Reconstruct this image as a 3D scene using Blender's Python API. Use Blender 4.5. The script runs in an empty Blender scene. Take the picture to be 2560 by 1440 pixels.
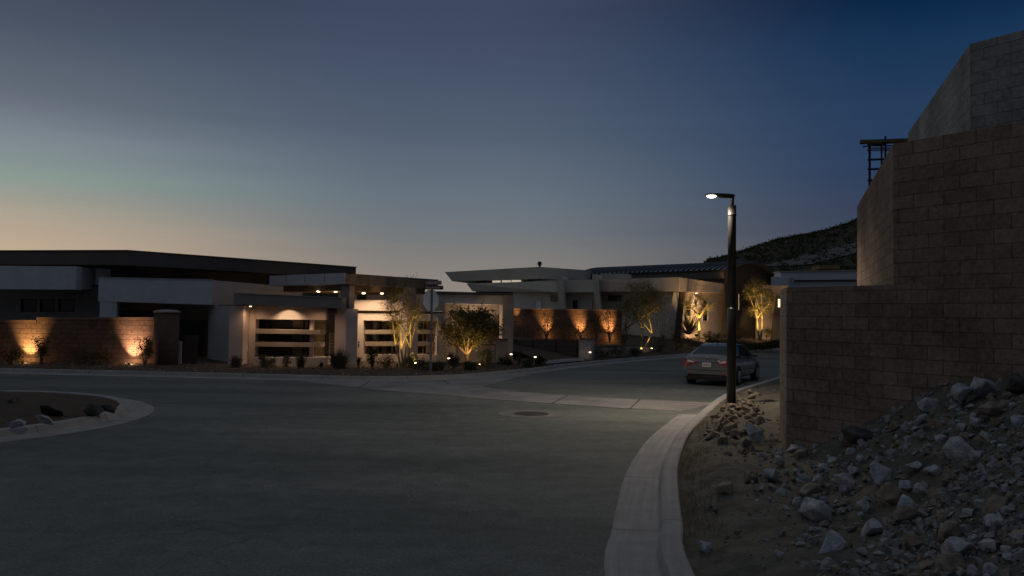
import bpy, bmesh, math, random
from mathutils import Vector, Matrix, noise

rnd = random.Random(7)
S = bpy.context.scene
COL = S.collection
R = math.radians

# ------------------------------------------------------------------ camera
F = 1990.0            # focal length in photo pixels (photo 2560 wide)
EYE = Vector((0, 0, 2.4))
PITCH, ROLL = math.atan(70 / F), R(0.8)
_f = Vector((0, math.cos(PITCH), math.sin(PITCH)))
_u0 = Vector((0, -math.sin(PITCH), math.cos(PITCH)))
_r0 = Vector((1, 0, 0))
_u = _u0 * math.cos(ROLL) - _r0 * math.sin(ROLL)
_r = _r0 * math.cos(ROLL) + _u0 * math.sin(ROLL)
cd = bpy.data.cameras.new('camera')
cam = bpy.data.objects.new('camera', cd)
COL.objects.link(cam)
M = Matrix((_r, _u, -_f)).transposed().to_4x4()
M.translation = EYE
cam.matrix_world = M
cd.sensor_width = 36.0
cd.lens = 36.0 * F / 2560
cd.clip_end = 3000
S.camera = cam
S.view_settings.view_transform = 'Standard'
S.view_settings.look = 'None'
S.view_settings.exposure = 0
S.view_settings.gamma = 1
S.cycles.max_bounces = 5
S.cycles.diffuse_bounces = 3
S.cycles.glossy_bounces = 2
S.cycles.transmission_bounces = 4
S.cycles.transparent_max_bounces = 6
S.cycles.sample_clamp_indirect = 2.0
S.cycles.sample_clamp_direct = 6.0
S.cycles.use_denoising = True
try:
    S.cycles.use_light_tree = True
except Exception:
    pass


def at(x, y, D):
    """a survey point: sight line through photo pixel (x, y), taken at distance D along the street"""
    d = _f + _r * ((x - 1280) / F) + _u * ((720 - y) / F)
    return EYE + d * (D / d.y)


def gr(x, y, z=0.0):
    d = _f + _r * ((x - 1280) / F) + _u * ((720 - y) / F)
    return EYE + d * ((z - EYE.z) / d.z)


# ------------------------------------------------------------------ mesh builder
ORG = {}


class MB:
    def __init__(s):
        s.v, s.f, s.uv, s.sm = [], [], {}, set()

    def add(s, vs, fs, uvs=None, smooth=False):
        o = len(s.v)
        s.v += [Vector(p) for p in vs]
        for i, f in enumerate(fs):
            k = len(s.f)
            s.f.append([o + j for j in f])
            if uvs:
                s.uv[k] = uvs[i]
            if smooth:
                s.sm.add(k)

    def hexa(s, b, t):
        """4 bottom + 4 top corners in order round"""
        s.add(list(b) + list(t), [(3, 2, 1, 0), (4, 5, 6, 7), (0, 1, 5, 4), (1, 2, 6, 5), (2, 3, 7, 6), (3, 0, 4, 7)])

    def box(s, c, size, rz=0.0, M=None):
        c = Vector(c); hx, hy, hz = size[0] / 2, size[1] / 2, size[2] / 2
        m = Matrix.Rotation(rz, 3, 'Z') if M is None else M
        P = [c + m @ Vector((x, y, z)) for z in (-hz, hz) for x, y in ((-hx, -hy), (hx, -hy), (hx, hy), (-hx, hy))]
        s.hexa(P[:4], P[4:])

    def prism(s, poly, z0, z1):
        n = len(poly)
        zz0 = z0 if isinstance(z0, (list, tuple)) else [z0] * n
        zz1 = z1 if isinstance(z1, (list, tuple)) else [z1] * n
        vs = [(p[0], p[1], zz0[i]) for i, p in enumerate(poly)] + [(p[0], p[1], zz1[i]) for i, p in enumerate(poly)]
        s.add(vs, [tuple(range(n - 1, -1, -1)), tuple(range(n, 2 * n))] + [(i, (i + 1) % n, n + (i + 1) % n, n + i) for i in range(n)])

    def wbox(s, x1, D1, x2, D2, t1, b1, t2=None, b2=None, depth=0.4, zb=None):
        """a wall slab seen between photo columns x1 and x2 (at distances D1, D2), its top and bottom edges at those rows"""
        t2 = t1 if t2 is None else t2
        b2 = b1 if b2 is None else b2
        A = at(x1, (t1 + b1) / 2, D1); B = at(x2, (t2 + b2) / 2, D2)
        n = Vector((-(B.y - A.y), B.x - A.x, 0)).normalized() * depth
        zA0, zA1 = at(x1, b1, D1).z, at(x1, t1, D1).z
        zB0, zB1 = at(x2, b2, D2).z, at(x2, t2, D2).z
        if zb is not None:
            zA0 = zB0 = zb
        A2, B2 = A + n, B + n
        s.hexa([(A.x, A.y, zA0), (B.x, B.y, zB0), (B2.x, B2.y, zB0), (A2.x, A2.y, zA0)],
               [(A.x, A.y, zA1), (B.x, B.y, zB1), (B2.x, B2.y, zB1), (A2.x, A2.y, zA1)])

    def tube(s, path, rad, n=8, cap=True):
        path = [Vector(p) for p in path]
        if not isinstance(rad, (list, tuple)):
            rad = [rad] * len(path)
        vs = []
        up = Vector((0.13, 0.31, 0.94))
        for i, p in enumerate(path):
            d = (path[min(i + 1, len(path) - 1)] - path[max(i - 1, 0)])
            if d.length < 1e-9:
                d = Vector((0, 0, 1))
            d.normalize()
            a = d.cross(up)
            if a.length < 0.05:
                a = d.cross(Vector((1, 0, 0)))
            a.normalize(); b = d.cross(a)
            for k in range(n):
                an = 2 * math.pi * k / n
                vs.append(p + (a * math.cos(an) + b * math.sin(an)) * rad[i])
        fs = []
        for i in range(len(path) - 1):
            for k in range(n):
                fs.append((i * n + k, i * n + (k + 1) % n, (i + 1) * n + (k + 1) % n, (i + 1) * n + k))
        s.add(vs, fs, smooth=True)
        if cap:
            o = len(s.v) - len(vs)
            s.f.append([o + k for k in range(n)][::-1])
            s.f.append([o + (len(path) - 1) * n + k for k in range(n)])

    def lathe(s, c, prof, n=20, M=None):
        """profile [(radius, z)] turned about z at c"""
        c = Vector(c); m = M or Matrix.Identity(3)
        vs = []
        for r, z in prof:
            for k in range(n):
                an = 2 * math.pi * k / n
                vs.append(c + m @ Vector((r * math.cos(an), r * math.sin(an), z)))
        fs = [(i * n + k, i * n + (k + 1) % n, (i + 1) * n + (k + 1) % n, (i + 1) * n + k) for i in range(len(prof) - 1) for k in range(n)]
        s.add(vs, fs, smooth=True)
        o = len(s.v) - len(vs)
        s.f.append([o + k for k in range(n)][::-1])
        s.f.append([o + (len(prof) - 1) * n + k for k in range(n)])

    def wall(s, pts, z0, z1, thick, closed_top=True):
        """a block wall following plan points; UV in metres along its face"""
        n = len(pts)
        P = [Vector((p[0], p[1], 0)) for p in pts]
        nor = []
        for i in range(n):
            d = (P[min(i + 1, n - 1)] - P[max(i - 1, 0)]).normalized()
            nor.append(Vector((-d.y, d.x, 0)))
        Q = [P[i] + nor[i] * thick for i in range(n)]
        zz1 = z1 if isinstance(z1, (list, tuple)) else [z1] * n
        L = [0.0]
        for i in range(1, n):
            L.append(L[-1] + (P[i] - P[i - 1]).length)
        for i in range(n - 1):
            a, b, c, d = P[i], P[i + 1], Q[i + 1], Q[i]
            za, zb = zz1[i], zz1[i + 1]
            vs = [(a.x, a.y, z0), (b.x, b.y, z0), (b.x, b.y, zb), (a.x, a.y, za), (d.x, d.y, z0), (c.x, c.y, z0), (c.x, c.y, zb), (d.x, d.y, za)]
            fs = [(0, 1, 2, 3), (5, 4, 7, 6), (3, 2, 6, 7)]
            u0, u1 = L[i], L[i + 1]
            uv = [[(u0, z0), (u1, z0), (u1, zb), (u0, za)], [(u1, z0), (u0, z0), (u0, za), (u1, zb)], [(u0, za + .1), (u1, zb + .1), (u1, zb + .1), (u0, za + .1)]]
            if i == 0:
                fs.append((4, 0, 3, 7)); uv.append([(-thick, z0), (0, z0), (0, za), (-thick, za)])
            if i == n - 2:
                fs.append((1, 5, 6, 2)); uv.append([(u1, z0), (u1 + thick, z0), (u1 + thick, zb), (u1, zb)])
            s.add(vs, fs, uv)

    def build(s, name, mat, parent=None, world=True, fix=True, smooth=None):
        off = ORG.get(parent.name, Vector()) if (parent and world) else Vector()
        me = bpy.data.meshes.new(name)
        me.from_pydata([p - off for p in s.v], [], s.f)
        if s.uv:
            ul = me.uv_layers.new(name='UVMap')
            for pi, uvs in s.uv.items():
                po = me.polygons[pi]
                for li, uvv in zip(po.loop_indices, uvs):
                    ul.data[li].uv = uvv
        for pi in s.sm:
            me.polygons[pi].use_smooth = True
        if smooth:
            for po in me.polygons:
                po.use_smooth = True
        me.validate()
        if fix:
            bm = bmesh.new(); bm.from_mesh(me)
            bmesh.ops.recalc_face_normals(bm, faces=bm.faces)
            bm.to_mesh(me); bm.free()
        me.materials.append(mat)
        o = bpy.data.objects.new(name, me)
        COL.objects.link(o)
        if parent:
            o.parent = parent
            if world:
                ORG[o.name] = ORG.get(parent.name, Vector())
        return o


def thing(name, label, cat, loc=(0, 0, 0), group=None, rz=0.0):
    o = bpy.data.objects.new(name, None)
    o.empty_display_size = 0.3
    COL.objects.link(o)
    o.location = loc; o.rotation_euler = (0, 0, rz)
    o['label'] = label; o['category'] = cat
    if group:
        o['group'] = group
    ORG[o.name] = Vector(loc)
    return o


def tag(o, label, cat, group=None):
    o['label'] = label; o['category'] = cat
    if group:
        o['group'] = group
    return o


def struct(o, kind='structure'):
    o['kind'] = kind
    return o


def bx(name, mat, parent, *a, **k):
    m = MB(); m.wbox(*a, **k)
    return m.build(name, mat, parent)


# ------------------------------------------------------------------ materials
def mat(name, col, rough=0.85, metal=0.0, var=0.0, scale=4.0, bump=0.0, bscale=40.0, spec=0.35, col2=None, emit=None, estr=0.0, coat=0.0):
    m = bpy.data.materials.new(name); m.use_nodes = True
    nt = m.node_tree; b = nt.nodes['Principled BSDF']
    b.inputs['Roughness'].default_value = rough
    b.inputs['Metallic'].default_value = metal
    b.inputs['Specular IOR Level'].default_value = spec
    if coat:
        b.inputs['Coat Weight'].default_value = coat
        b.inputs['Coat Roughness'].default_value = 0.08
    c = (*col, 1)
    if var or col2:
        tc = nt.nodes.new('ShaderNodeTexCoord')
        nz = nt.nodes.new('ShaderNodeTexNoise')
        nz.inputs['Scale'].default_value = scale
        nz.inputs['Detail'].default_value = 6
        nz.inputs['Roughness'].default_value = 0.65
        nt.links.new(tc.outputs['Object'], nz.inputs['Vector'])
        rp = nt.nodes.new('ShaderNodeValToRGB')
        lo = col if col2 else tuple(x * (1 - var) for x in col)
        hi = col2 if col2 else tuple(min(1, x * (1 + var)) for x in col)
        rp.color_ramp.elements[0].position = 0.3; rp.color_ramp.elements[0].color = (*lo, 1)
        rp.color_ramp.elements[1].position = 0.7; rp.color_ramp.elements[1].color = (*hi, 1)
        nt.links.new(nz.outputs['Fac'], rp.inputs['Fac'])
        nt.links.new(rp.outputs['Color'], b.inputs['Base Color'])
    else:
        b.inputs['Base Color'].default_value = c
    if bump:
        tc = nt.nodes.new('ShaderNodeTexCoord')
        nz = nt.nodes.new('ShaderNodeTexNoise')
        nz.inputs['Scale'].default_value = bscale
        nz.inputs['Detail'].default_value = 5
        nt.links.new(tc.outputs['Object'], nz.inputs['Vector'])
        bp = nt.nodes.new('ShaderNodeBump')
        bp.inputs['Strength'].default_value = bump
        bp.inputs['Distance'].default_value = 0.02
        nt.links.new(nz.outputs['Fac'], bp.inputs['Height'])
        nt.links.new(bp.outputs['Normal'], b.inputs['Normal'])
    if emit:
        b.inputs['Emission Color'].default_value = (*emit, 1)
        b.inputs['Emission Strength'].default_value = estr
    return m


def block_mat(name, c1, c2, mort, bw=0.45, rh=0.205, msize=0.011, bump=0.9, split=9.0):
    m = bpy.data.materials.new(name); m.use_nodes = True
    nt = m.node_tree; N = nt.nodes; Lk = nt.links
    b = N['Principled BSDF']; b.inputs['Roughness'].default_value = 0.95; b.inputs['Specular IOR Level'].default_value = 0.15
    uv = N.new('ShaderNodeUVMap')
    br = N.new('ShaderNodeTexBrick')
    br.inputs['Scale'].default_value = 1.0
    br.inputs['Brick Width'].default_value = bw
    br.inputs['Row Height'].default_value = rh
    br.inputs['Mortar Size'].default_value = msize
    br.inputs['Mortar Smooth'].default_value = 0.3
    br.inputs['Bias'].default_value = -0.2
    br.inputs['Color1'].default_value = (*c1, 1)
    br.inputs['Color2'].default_value = (*c2, 1)
    br.inputs['Mortar'].default_value = (*mort, 1)
    Lk.new(uv.outputs['UV'], br.inputs['Vector'])
    nz = N.new('ShaderNodeTexNoise'); nz.inputs['Scale'].default_value = split; nz.inputs['Detail'].default_value = 8; nz.inputs['Roughness'].default_value = 0.7
    n2 = N.new('ShaderNodeTexNoise'); n2.inputs['Scale'].default_value = 0.7; n2.inputs['Detail'].default_value = 4
    tc = N.new('ShaderNodeTexCoord')
    Lk.new(tc.outputs['Object'], nz.inputs['Vector']); Lk.new(tc.outputs['Object'], n2.inputs['Vector'])
    ad = N.new('ShaderNodeMath'); ad.operation = 'ADD'
    Lk.new(nz.outputs['Fac'], ad.inputs[0]); Lk.new(n2.outputs['Fac'], ad.inputs[1])
    mr = N.new('ShaderNodeMapRange'); mr.inputs['From Min'].default_value = 0.65; mr.inputs['From Max'].default_value = 1.35
    mr.inputs['To Min'].default_value = 0.42; mr.inputs['To Max'].default_value = 1.5
    Lk.new(ad.outputs[0], mr.inputs['Value'])
    mx = N.new('ShaderNodeVectorMath'); mx.operation = 'SCALE'
    Lk.new(br.outputs['Color'], mx.inputs[0]); Lk.new(mr.outputs['Result'], mx.inputs['Scale'])
    Lk.new(mx.outputs['Vector'], b.inputs['Base Color'])
    su = N.new('ShaderNodeMath'); su.operation = 'SUBTRACT'
    Lk.new(nz.outputs['Fac'], su.inputs[0]); Lk.new(br.outputs['Fac'], su.inputs[1])
    bp = N.new('ShaderNodeBump'); bp.inputs['Strength'].default_value = bump; bp.inputs['Distance'].default_value = 0.03
    Lk.new(su.outputs[0], bp.inputs['Height']); Lk.new(bp.outputs['Normal'], b.inputs['Normal'])
    return m


def emis(name, col, strength):
    return mat(name, (0.8, 0.8, 0.8), 0.5, emit=col, estr=strength)


STUC = mat('stucco_tan', (0.46, 0.38, 0.31), 0.95, var=0.12, scale=1.2, bump=0.35, bscale=60)
STUC_L = mat('stucco_light', (0.60, 0.50, 0.43), 0.95, var=0.08, scale=1.0, bump=0.3, bscale=60)
LEDGE = mat('stucco_ledge_shaded', (0.33, 0.265, 0.205), 0.95, var=0.1, scale=1.2, bump=0.3, bscale=60)  # ledge colour darkened to hold the shade on their fronts
STUC_G = mat('stucco_grey', (0.42, 0.42, 0.43), 0.95, var=0.12, scale=1.5, bump=0.3, bscale=60)
STUC_P = mat('stucco_pale_grey', (0.61, 0.63, 0.675), 0.9, var=0.12, scale=1.3, bump=0.2, bscale=50)
STUC_R = mat('stucco_olive_grey', (0.62, 0.585, 0.50), 0.95, var=0.12, scale=0.8, bump=0.35, bscale=40)
STUC_D = mat('stucco_dark', (0.10, 0.09, 0.08), 0.95, var=0.15, scale=1.0, bump=0.3, bscale=50)
STUC_W = mat('stucco_white', (0.62, 0.63, 0.66), 0.9, var=0.05, scale=1.0)
FASCIA = mat('dark_roof_fascia', (0.125, 0.108, 0.10), 0.7, var=0.2, scale=0.6)
SOFFIT = mat('brown_soffit', (0.20, 0.135, 0.085), 0.7, var=0.12, scale=2)
DKMETAL = mat('dark_bronze_metal', (0.02, 0.017, 0.015), 0.45, metal=0.6)
BLKPAINT = mat('black_pole_paint', (0.012, 0.013, 0.013), 0.33, spec=0.5, var=0.2, scale=8)
GLASSD = mat('dark_window_glass', (0.015, 0.018, 0.02), 0.06, spec=0.6)
GLASSB = mat('sky_reflection_glass', (0.06, 0.075, 0.09), 0.12, spec=0.6)  # blue of the reflected sky put into the glass colour
FRAME = mat('dark_window_frame', (0.03, 0.026, 0.022), 0.5)
WFRAME = mat('white_window_frame', (0.6, 0.58, 0.55), 0.6)
CURT = mat('pale_curtain', (0.30, 0.27, 0.19), 0.9, var=0.15, scale=3)
GARAGE = mat('garage_door_paint', (0.055, 0.055, 0.05), 0.6, var=0.15, scale=1)
CONC = mat('concrete', (0.225, 0.22, 0.215), 0.92, var=0.32, scale=.7, bump=0.3, bscale=45)
BARK_Y = mat('pale_green_bark', (0.30, 0.25, 0.11), 0.9, var=0.25, scale=8, bump=0.5, bscale=30)
BARK_B = mat('brown_bark', (0.24, 0.17, 0.10), 0.9, var=0.3, scale=8, bump=0.6, bscale=30)
WOODPL = mat('weathered_plank', (0.12, 0.10, 0.06), 0.9, var=0.3, scale=5)
REBAR = mat('dark_scaffold_steel', (0.015, 0.016, 0.018), 0.6, metal=0.4)
BRASS = mat('lamp_housing_bronze', (0.05, 0.035, 0.02), 0.5, metal=0.5)
GLOWW = emis('warm_lamp_glow', (1.0, 0.62, 0.22), 14.0)
GLOWP = emis('path_lamp_glow', (1.0, 0.66, 0.42), 5.0)
GLOWC = emis('ceiling_lamp_glow', (1.0, 0.72, 0.45), 5.0)
GLOWS = emis('street_lamp_glow', (1.0, 0.90, 0.74), 60.0)
SIGNBACK = mat('bare_aluminium_sign', (0.9, 0.92, 0.92), 0.6, metal=0.0, var=0.08, scale=3)
SIGNRED = mat('red_sign_sheeting', (0.45, 0.02, 0.02), 0.5)
GALV = mat('galvanised_post', (0.22, 0.24, 0.25), 0.5, metal=0.5, var=0.15, scale=10)
BLADE = mat('brown_street_sign', (0.075, 0.028, 0.022), 0.5)
BLADEL = mat('lit_street_sign', (0.30, 0.17, 0.14), 0.5, var=0.1, scale=4)  # paler pinkish colour carries the light on the upper blade
LETTER = mat('white_lettering', (0.9, 0.9, 0.9), 0.6)
BLOCK_R = block_mat('split_face_block', (0.20, 0.153, 0.122), (0.265, 0.207, 0.167), (0.145, 0.112, 0.09), msize=0.008, split=13.0, bump=1.0)
BLOCK_G = block_mat('grey_face_block', (0.23, 0.245, 0.24), (0.28, 0.30, 0.29), (0.16, 0.175, 0.17), bump=0.5, split=14)
BLOCK_B = block_mat('brown_garden_block', (0.155, 0.098, 0.074), (0.195, 0.125, 0.096), (0.12, 0.075, 0.057), bw=0.5, rh=0.2, bump=0.8, split=5)
BLOCK_P = block_mat('pink_garden_block', (0.20, 0.122, 0.093), (0.25, 0.155, 0.118), (0.155, 0.096, 0.074), bw=0.5, rh=0.2, bump=0.8, split=5)


def leaf_mat(name, c1, c2):
    m = mat(name, c1, 0.7, col2=c2, scale=2.2, spec=0.2)
    nt = m.node_tree; b = nt.nodes['Principled BSDF']
    tr = nt.nodes.new('ShaderNodeBsdfTranslucent')
    mx = nt.nodes.new('ShaderNodeMixShader'); mx.inputs['Fac'].default_value = 0.3
    src = b.inputs['Base Color'].links[0].from_socket
    nt.links.new(src, tr.inputs['Color'])
    nt.links.new(b.outputs[0], mx.inputs[1]); nt.links.new(tr.outputs[0], mx.inputs[2])
    nt.links.new(mx.outputs[0], nt.nodes['Material Output'].inputs['Surface'])
    return m


LEAF_O = leaf_mat('olive_leaves', (0.06, 0.057, 0.022), (0.125, 0.105, 0.045))
LEAF_D = leaf_mat('dark_leaves', (0.028, 0.035, 0.014), (0.075, 0.08, 0.03))
LEAF_S = leaf_mat('sage_leaves', (0.05, 0.055, 0.03), (0.13, 0.125, 0.08))
LEAF_L = leaf_mat('yellow_green_leaves', (0.08, 0.075, 0.026), (0.17, 0.145, 0.055))


# asphalt: dusty, patchy
def asphalt():
    m = bpy.data.materials.new('asphalt'); m.use_nodes = True
    nt = m.node_tree; N = nt.nodes; Lk = nt.links
    b = N['Principled BSDF']; b.inputs['Roughness'].default_value = 0.88; b.inputs['Specular IOR Level'].default_value = 0.25
    tc = N.new('ShaderNodeTexCoord')
    big = N.new('ShaderNodeTexNoise'); big.inputs['Scale'].default_value = 0.22; big.inputs['Detail'].default_value = 7; big.inputs['Roughness'].default_value = 0.6
    mp = N.new('ShaderNodeMapping'); mp.inputs['Rotation'].default_value = (0, 0, R(8)); mp.inputs['Scale'].default_value = (0.5, 1.6, 1)
    Lk.new(tc.outputs['Object'], mp.inputs['Vector']); Lk.new(mp.outputs[0], big.inputs['Vector'])
    fine = N.new('ShaderNodeTexNoise'); fine.inputs['Scale'].default_value = 26; fine.inputs['Detail'].default_value = 6; fine.inputs['Roughness'].default_value = .75
    Lk.new(tc.outputs['Object'], fine.inputs['Vector'])
    r1 = N.new('ShaderNodeValToRGB')
    r1.color_ramp.elements[0].position = 0.3; r1.color_ramp.elements[0].color = (0.078, 0.093, 0.083, 1)
    r1.color_ramp.elements[1].position = 0.72; r1.color_ramp.elements[1].color = (0.182, 0.190, 0.170, 1)
    Lk.new(big.outputs['Fac'], r1.inputs['Fac'])
    mr = N.new('ShaderNodeMapRange'); mr.inputs['From Min'].default_value = 0.3; mr.inputs['From Max'].default_value = 0.7
    mr.inputs['To Min'].default_value = 0.55; mr.inputs['To Max'].default_value = 1.45
    Lk.new(fine.outputs['Fac'], mr.inputs['Value'])
    sc = N.new('ShaderNodeVectorMath'); sc.operation = 'SCALE'
    Lk.new(r1.outputs['Color'], sc.inputs[0]); Lk.new(mr.outputs[0], sc.inputs['Scale'])
    # hairline cracks
    vo = N.new('ShaderNodeTexVoronoi'); vo.feature = 'DISTANCE_TO_EDGE'; vo.inputs['Scale'].default_value = 0.16
    wr = N.new('ShaderNodeTexNoise'); wr.inputs['Scale'].default_value = 0.9; wr.inputs['Detail'].default_value = 5
    Lk.new(tc.outputs['Object'], wr.inputs['Vector'])
    va = N.new('ShaderNodeVectorMath'); va.operation = 'MULTIPLY_ADD'; va.inputs[1].default_value = (1.6, 1.6, 0)
    Lk.new(wr.outputs['Color'], va.inputs[0]); Lk.new(tc.outputs['Object'], va.inputs[2])
    Lk.new(va.outputs[0], vo.inputs['Vector'])
    ck = N.new('ShaderNodeMapRange'); ck.inputs['From Min'].default_value = 0.0; ck.inputs['From Max'].default_value = 0.0035
    ck.inputs['To Min'].default_value = 0.78; ck.inputs['To Max'].default_value = 1.0
    Lk.new(vo.outputs['Distance'], ck.inputs['Value'])
    s2 = N.new('ShaderNodeVectorMath'); s2.operation = 'SCALE'
    Lk.new(sc.outputs[0], s2.inputs[0]); Lk.new(ck.outputs[0], s2.inputs['Scale'])
    mid = N.new('ShaderNodeTexNoise'); mid.inputs['Scale'].default_value = 2.6; mid.inputs['Detail'].default_value = 6; mid.inputs['Roughness'].default_value = .7
    Lk.new(tc.outputs['Object'], mid.inputs['Vector'])
    mm = N.new('ShaderNodeMapRange'); mm.inputs['From Min'].default_value = .3; mm.inputs['From Max'].default_value = .7
    mm.inputs['To Min'].default_value = .78; mm.inputs['To Max'].default_value = 1.22
    Lk.new(mid.outputs['Fac'], mm.inputs['Value'])
    s3 = N.new('ShaderNodeVectorMath'); s3.operation = 'SCALE'
    Lk.new(s2.outputs[0], s3.inputs[0]); Lk.new(mm.outputs[0], s3.inputs['Scale'])
    Lk.new(s3.outputs[0], b.inputs['Base Color'])
    bp = N.new('ShaderNodeBump'); bp.inputs['Strength'].default_value = 0.5; bp.inputs['Distance'].default_value = 0.01
    Lk.new(fine.outputs['Fac'], bp.inputs['Height']); Lk.new(bp.outputs['Normal'], b.inputs['Normal'])
    return m


ASPH = asphalt()


def kerb_mat():
    m = mat('kerb_concrete', (0.30, 0.29, 0.28), 0.92, var=0.15, scale=2.2, bump=0.35, bscale=50)
    nt = m.node_tree; N = nt.nodes; Lk = nt.links; b = N['Principled BSDF']
    src = b.inputs['Base Color'].links[0].from_socket
    uv = N.new('ShaderNodeUVMap'); sp = N.new('ShaderNodeSeparateXYZ'); Lk.new(uv.outputs[0], sp.inputs[0])
    md = N.new('ShaderNodeMath'); md.operation = 'PINGPONG'; md.inputs[1].default_value = 1.5
    Lk.new(sp.outputs['X'], md.inputs[0])
    mr = N.new('ShaderNodeMapRange'); mr.inputs['From Min'].default_value = 0.006; mr.inputs['From Max'].default_value = 0.014
    mr.inputs['To Min'].default_value = 0.35; mr.inputs['To Max'].default_value = 1.0
    Lk.new(md.outputs[0], mr.inputs['Value'])
    # long water stains down the gutter
    nz = N.new('ShaderNodeTexNoise'); nz.inputs['Scale'].default_value = 1.0; nz.inputs['Detail'].default_value = 5
    mp = N.new('ShaderNodeMapping'); mp.inputs['Scale'].default_value = (0.55, 14, 1)
    Lk.new(uv.outputs[0], mp.inputs['Vector']); Lk.new(mp.outputs[0], nz.inputs['Vector'])
    m2 = N.new('ShaderNodeMapRange'); m2.inputs['From Min'].default_value = 0.3; m2.inputs['From Max'].default_value = 0.7
    m2.inputs['To Min'].default_value = 0.86; m2.inputs['To Max'].default_value = 1.12
    Lk.new(nz.outputs['Fac'], m2.inputs['Value'])
    mu = N.new('ShaderNodeMath'); mu.operation = 'MULTIPLY'
    Lk.new(mr.outputs[0], mu.inputs[0]); Lk.new(m2.outputs[0], mu.inputs[1])
    sc = N.new('ShaderNodeVectorMath'); sc.operation = 'SCALE'
    Lk.new(src, sc.inputs[0]); Lk.new(mu.outputs[0], sc.inputs['Scale'])
    Lk.new(sc.outputs[0], b.inputs['Base Color'])
    return m


KERB = kerb_mat()
DIRT = mat('bare_dirt', (0.06, 0.058, 0.048), 1.0, col2=(0.15, 0.14, 0.115), scale=3.5, bump=1.0, bscale=18, spec=0.1)
GRAVEL = mat('desert_gravel', (0.055, 0.042, 0.031), 1.0, col2=(0.13, 0.10, 0.075), scale=16, bump=1.0, bscale=35, spec=0.1)
ROCK = mat('grey_rock', (0.19, 0.20, 0.22), 0.95, col2=(0.48, 0.495, 0.53), scale=5, bump=0.7, bscale=20, spec=0.15)
ROCKB = mat('brown_rock', (0.14, 0.115, 0.09), 0.95, col2=(0.29, 0.245, 0.20), scale=5, bump=0.7, bscale=20, spec=0.15)
ROCKD = mat('dark_rock', (0.05, 0.05, 0.048), 0.95, col2=(0.12, 0.115, 0.11), scale=5, bump=0.7, bscale=20, spec=0.15)

# ------------------------------------------------------------------ sky
def lin(c):
    return tuple(((v / 255) / 12.92 if v / 255 <= 0.04045 else ((v / 255 + 0.055) / 1.055) ** 2.4) for v in c)


W = bpy.data.worlds.new('World'); S.world = W; W.use_nodes = True
nt = W.node_tree; N = nt.nodes; Lk = nt.links
bg = N['Background']
tc = N.new('ShaderNodeTexCoord'); sp = N.new('ShaderNodeSeparateXYZ')
Lk.new(tc.outputs['Generated'], sp.inputs[0])
az = N.new('ShaderNodeMath'); az.operation = 'ARCTAN2'; Lk.new(sp.outputs['X'], az.inputs[0]); Lk.new(sp.outputs['Y'], az.inputs[1])
el = N.new('ShaderNodeMath'); el.operation = 'ARCSINE'; Lk.new(sp.outputs['Z'], el.inputs[0])
fe = N.new('ShaderNodeMapRange'); fe.inputs['From Min'].default_value = 0; fe.inputs['From Max'].default_value = math.pi / 2
Lk.new(el.outputs[0], fe.inputs['Value'])


def ramp(stops):
    r = N.new('ShaderNodeValToRGB'); cr = r.color_ramp
    cr.interpolation = 'EASE' if False else 'LINEAR'
    while len(cr.elements) > 1:
        cr.elements.remove(cr.elements[-1])
    for i, (deg, c) in enumerate(stops):
        e = cr.elements[0] if i == 0 else cr.elements.new(deg / 90.0)
        e.position = deg / 90.0
        e.color = (*lin(c), 1)
    Lk.new(fe.outputs[0], r.inputs['Fac'])
    return r


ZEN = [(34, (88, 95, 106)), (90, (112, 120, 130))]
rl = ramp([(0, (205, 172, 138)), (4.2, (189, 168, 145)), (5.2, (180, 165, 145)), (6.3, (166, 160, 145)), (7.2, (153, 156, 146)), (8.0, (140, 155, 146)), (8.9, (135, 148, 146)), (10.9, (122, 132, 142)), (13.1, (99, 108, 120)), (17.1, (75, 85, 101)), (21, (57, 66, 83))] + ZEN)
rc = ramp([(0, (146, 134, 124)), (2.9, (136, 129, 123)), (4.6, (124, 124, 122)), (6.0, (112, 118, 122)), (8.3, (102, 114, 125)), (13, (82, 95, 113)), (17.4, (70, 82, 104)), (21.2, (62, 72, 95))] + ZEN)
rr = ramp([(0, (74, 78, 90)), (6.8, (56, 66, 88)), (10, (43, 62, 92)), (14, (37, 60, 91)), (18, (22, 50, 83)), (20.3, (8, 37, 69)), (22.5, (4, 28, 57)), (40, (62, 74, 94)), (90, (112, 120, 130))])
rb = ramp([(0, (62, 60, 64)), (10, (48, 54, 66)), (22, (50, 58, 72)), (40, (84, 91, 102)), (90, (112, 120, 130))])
m1 = N.new('ShaderNodeMapRange'); m1.interpolation_type = 'SMOOTHSTEP'
m1.inputs['From Min'].default_value = R(-36); m1.inputs['From Max'].default_value = R(-6)
m2 = N.new('ShaderNodeMapRange'); m2.interpolation_type = 'SMOOTHSTEP'
m2.inputs['From Min'].default_value = R(-3); m2.inputs['From Max'].default_value = R(27)
Lk.new(az.outputs[0], m1.inputs['Value']); Lk.new(az.outputs[0], m2.inputs['Value'])
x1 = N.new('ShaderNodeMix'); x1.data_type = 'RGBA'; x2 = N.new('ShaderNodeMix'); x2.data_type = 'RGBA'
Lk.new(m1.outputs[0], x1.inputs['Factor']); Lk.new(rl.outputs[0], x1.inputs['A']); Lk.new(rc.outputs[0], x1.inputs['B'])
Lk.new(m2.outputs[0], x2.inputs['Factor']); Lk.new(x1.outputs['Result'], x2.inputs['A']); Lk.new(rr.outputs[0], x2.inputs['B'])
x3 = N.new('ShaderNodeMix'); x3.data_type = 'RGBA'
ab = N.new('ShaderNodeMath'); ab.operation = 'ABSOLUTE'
sh_ = N.new('ShaderNodeMath'); sh_.operation = 'ADD'; sh_.inputs[1].default_value = R(22)
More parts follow.
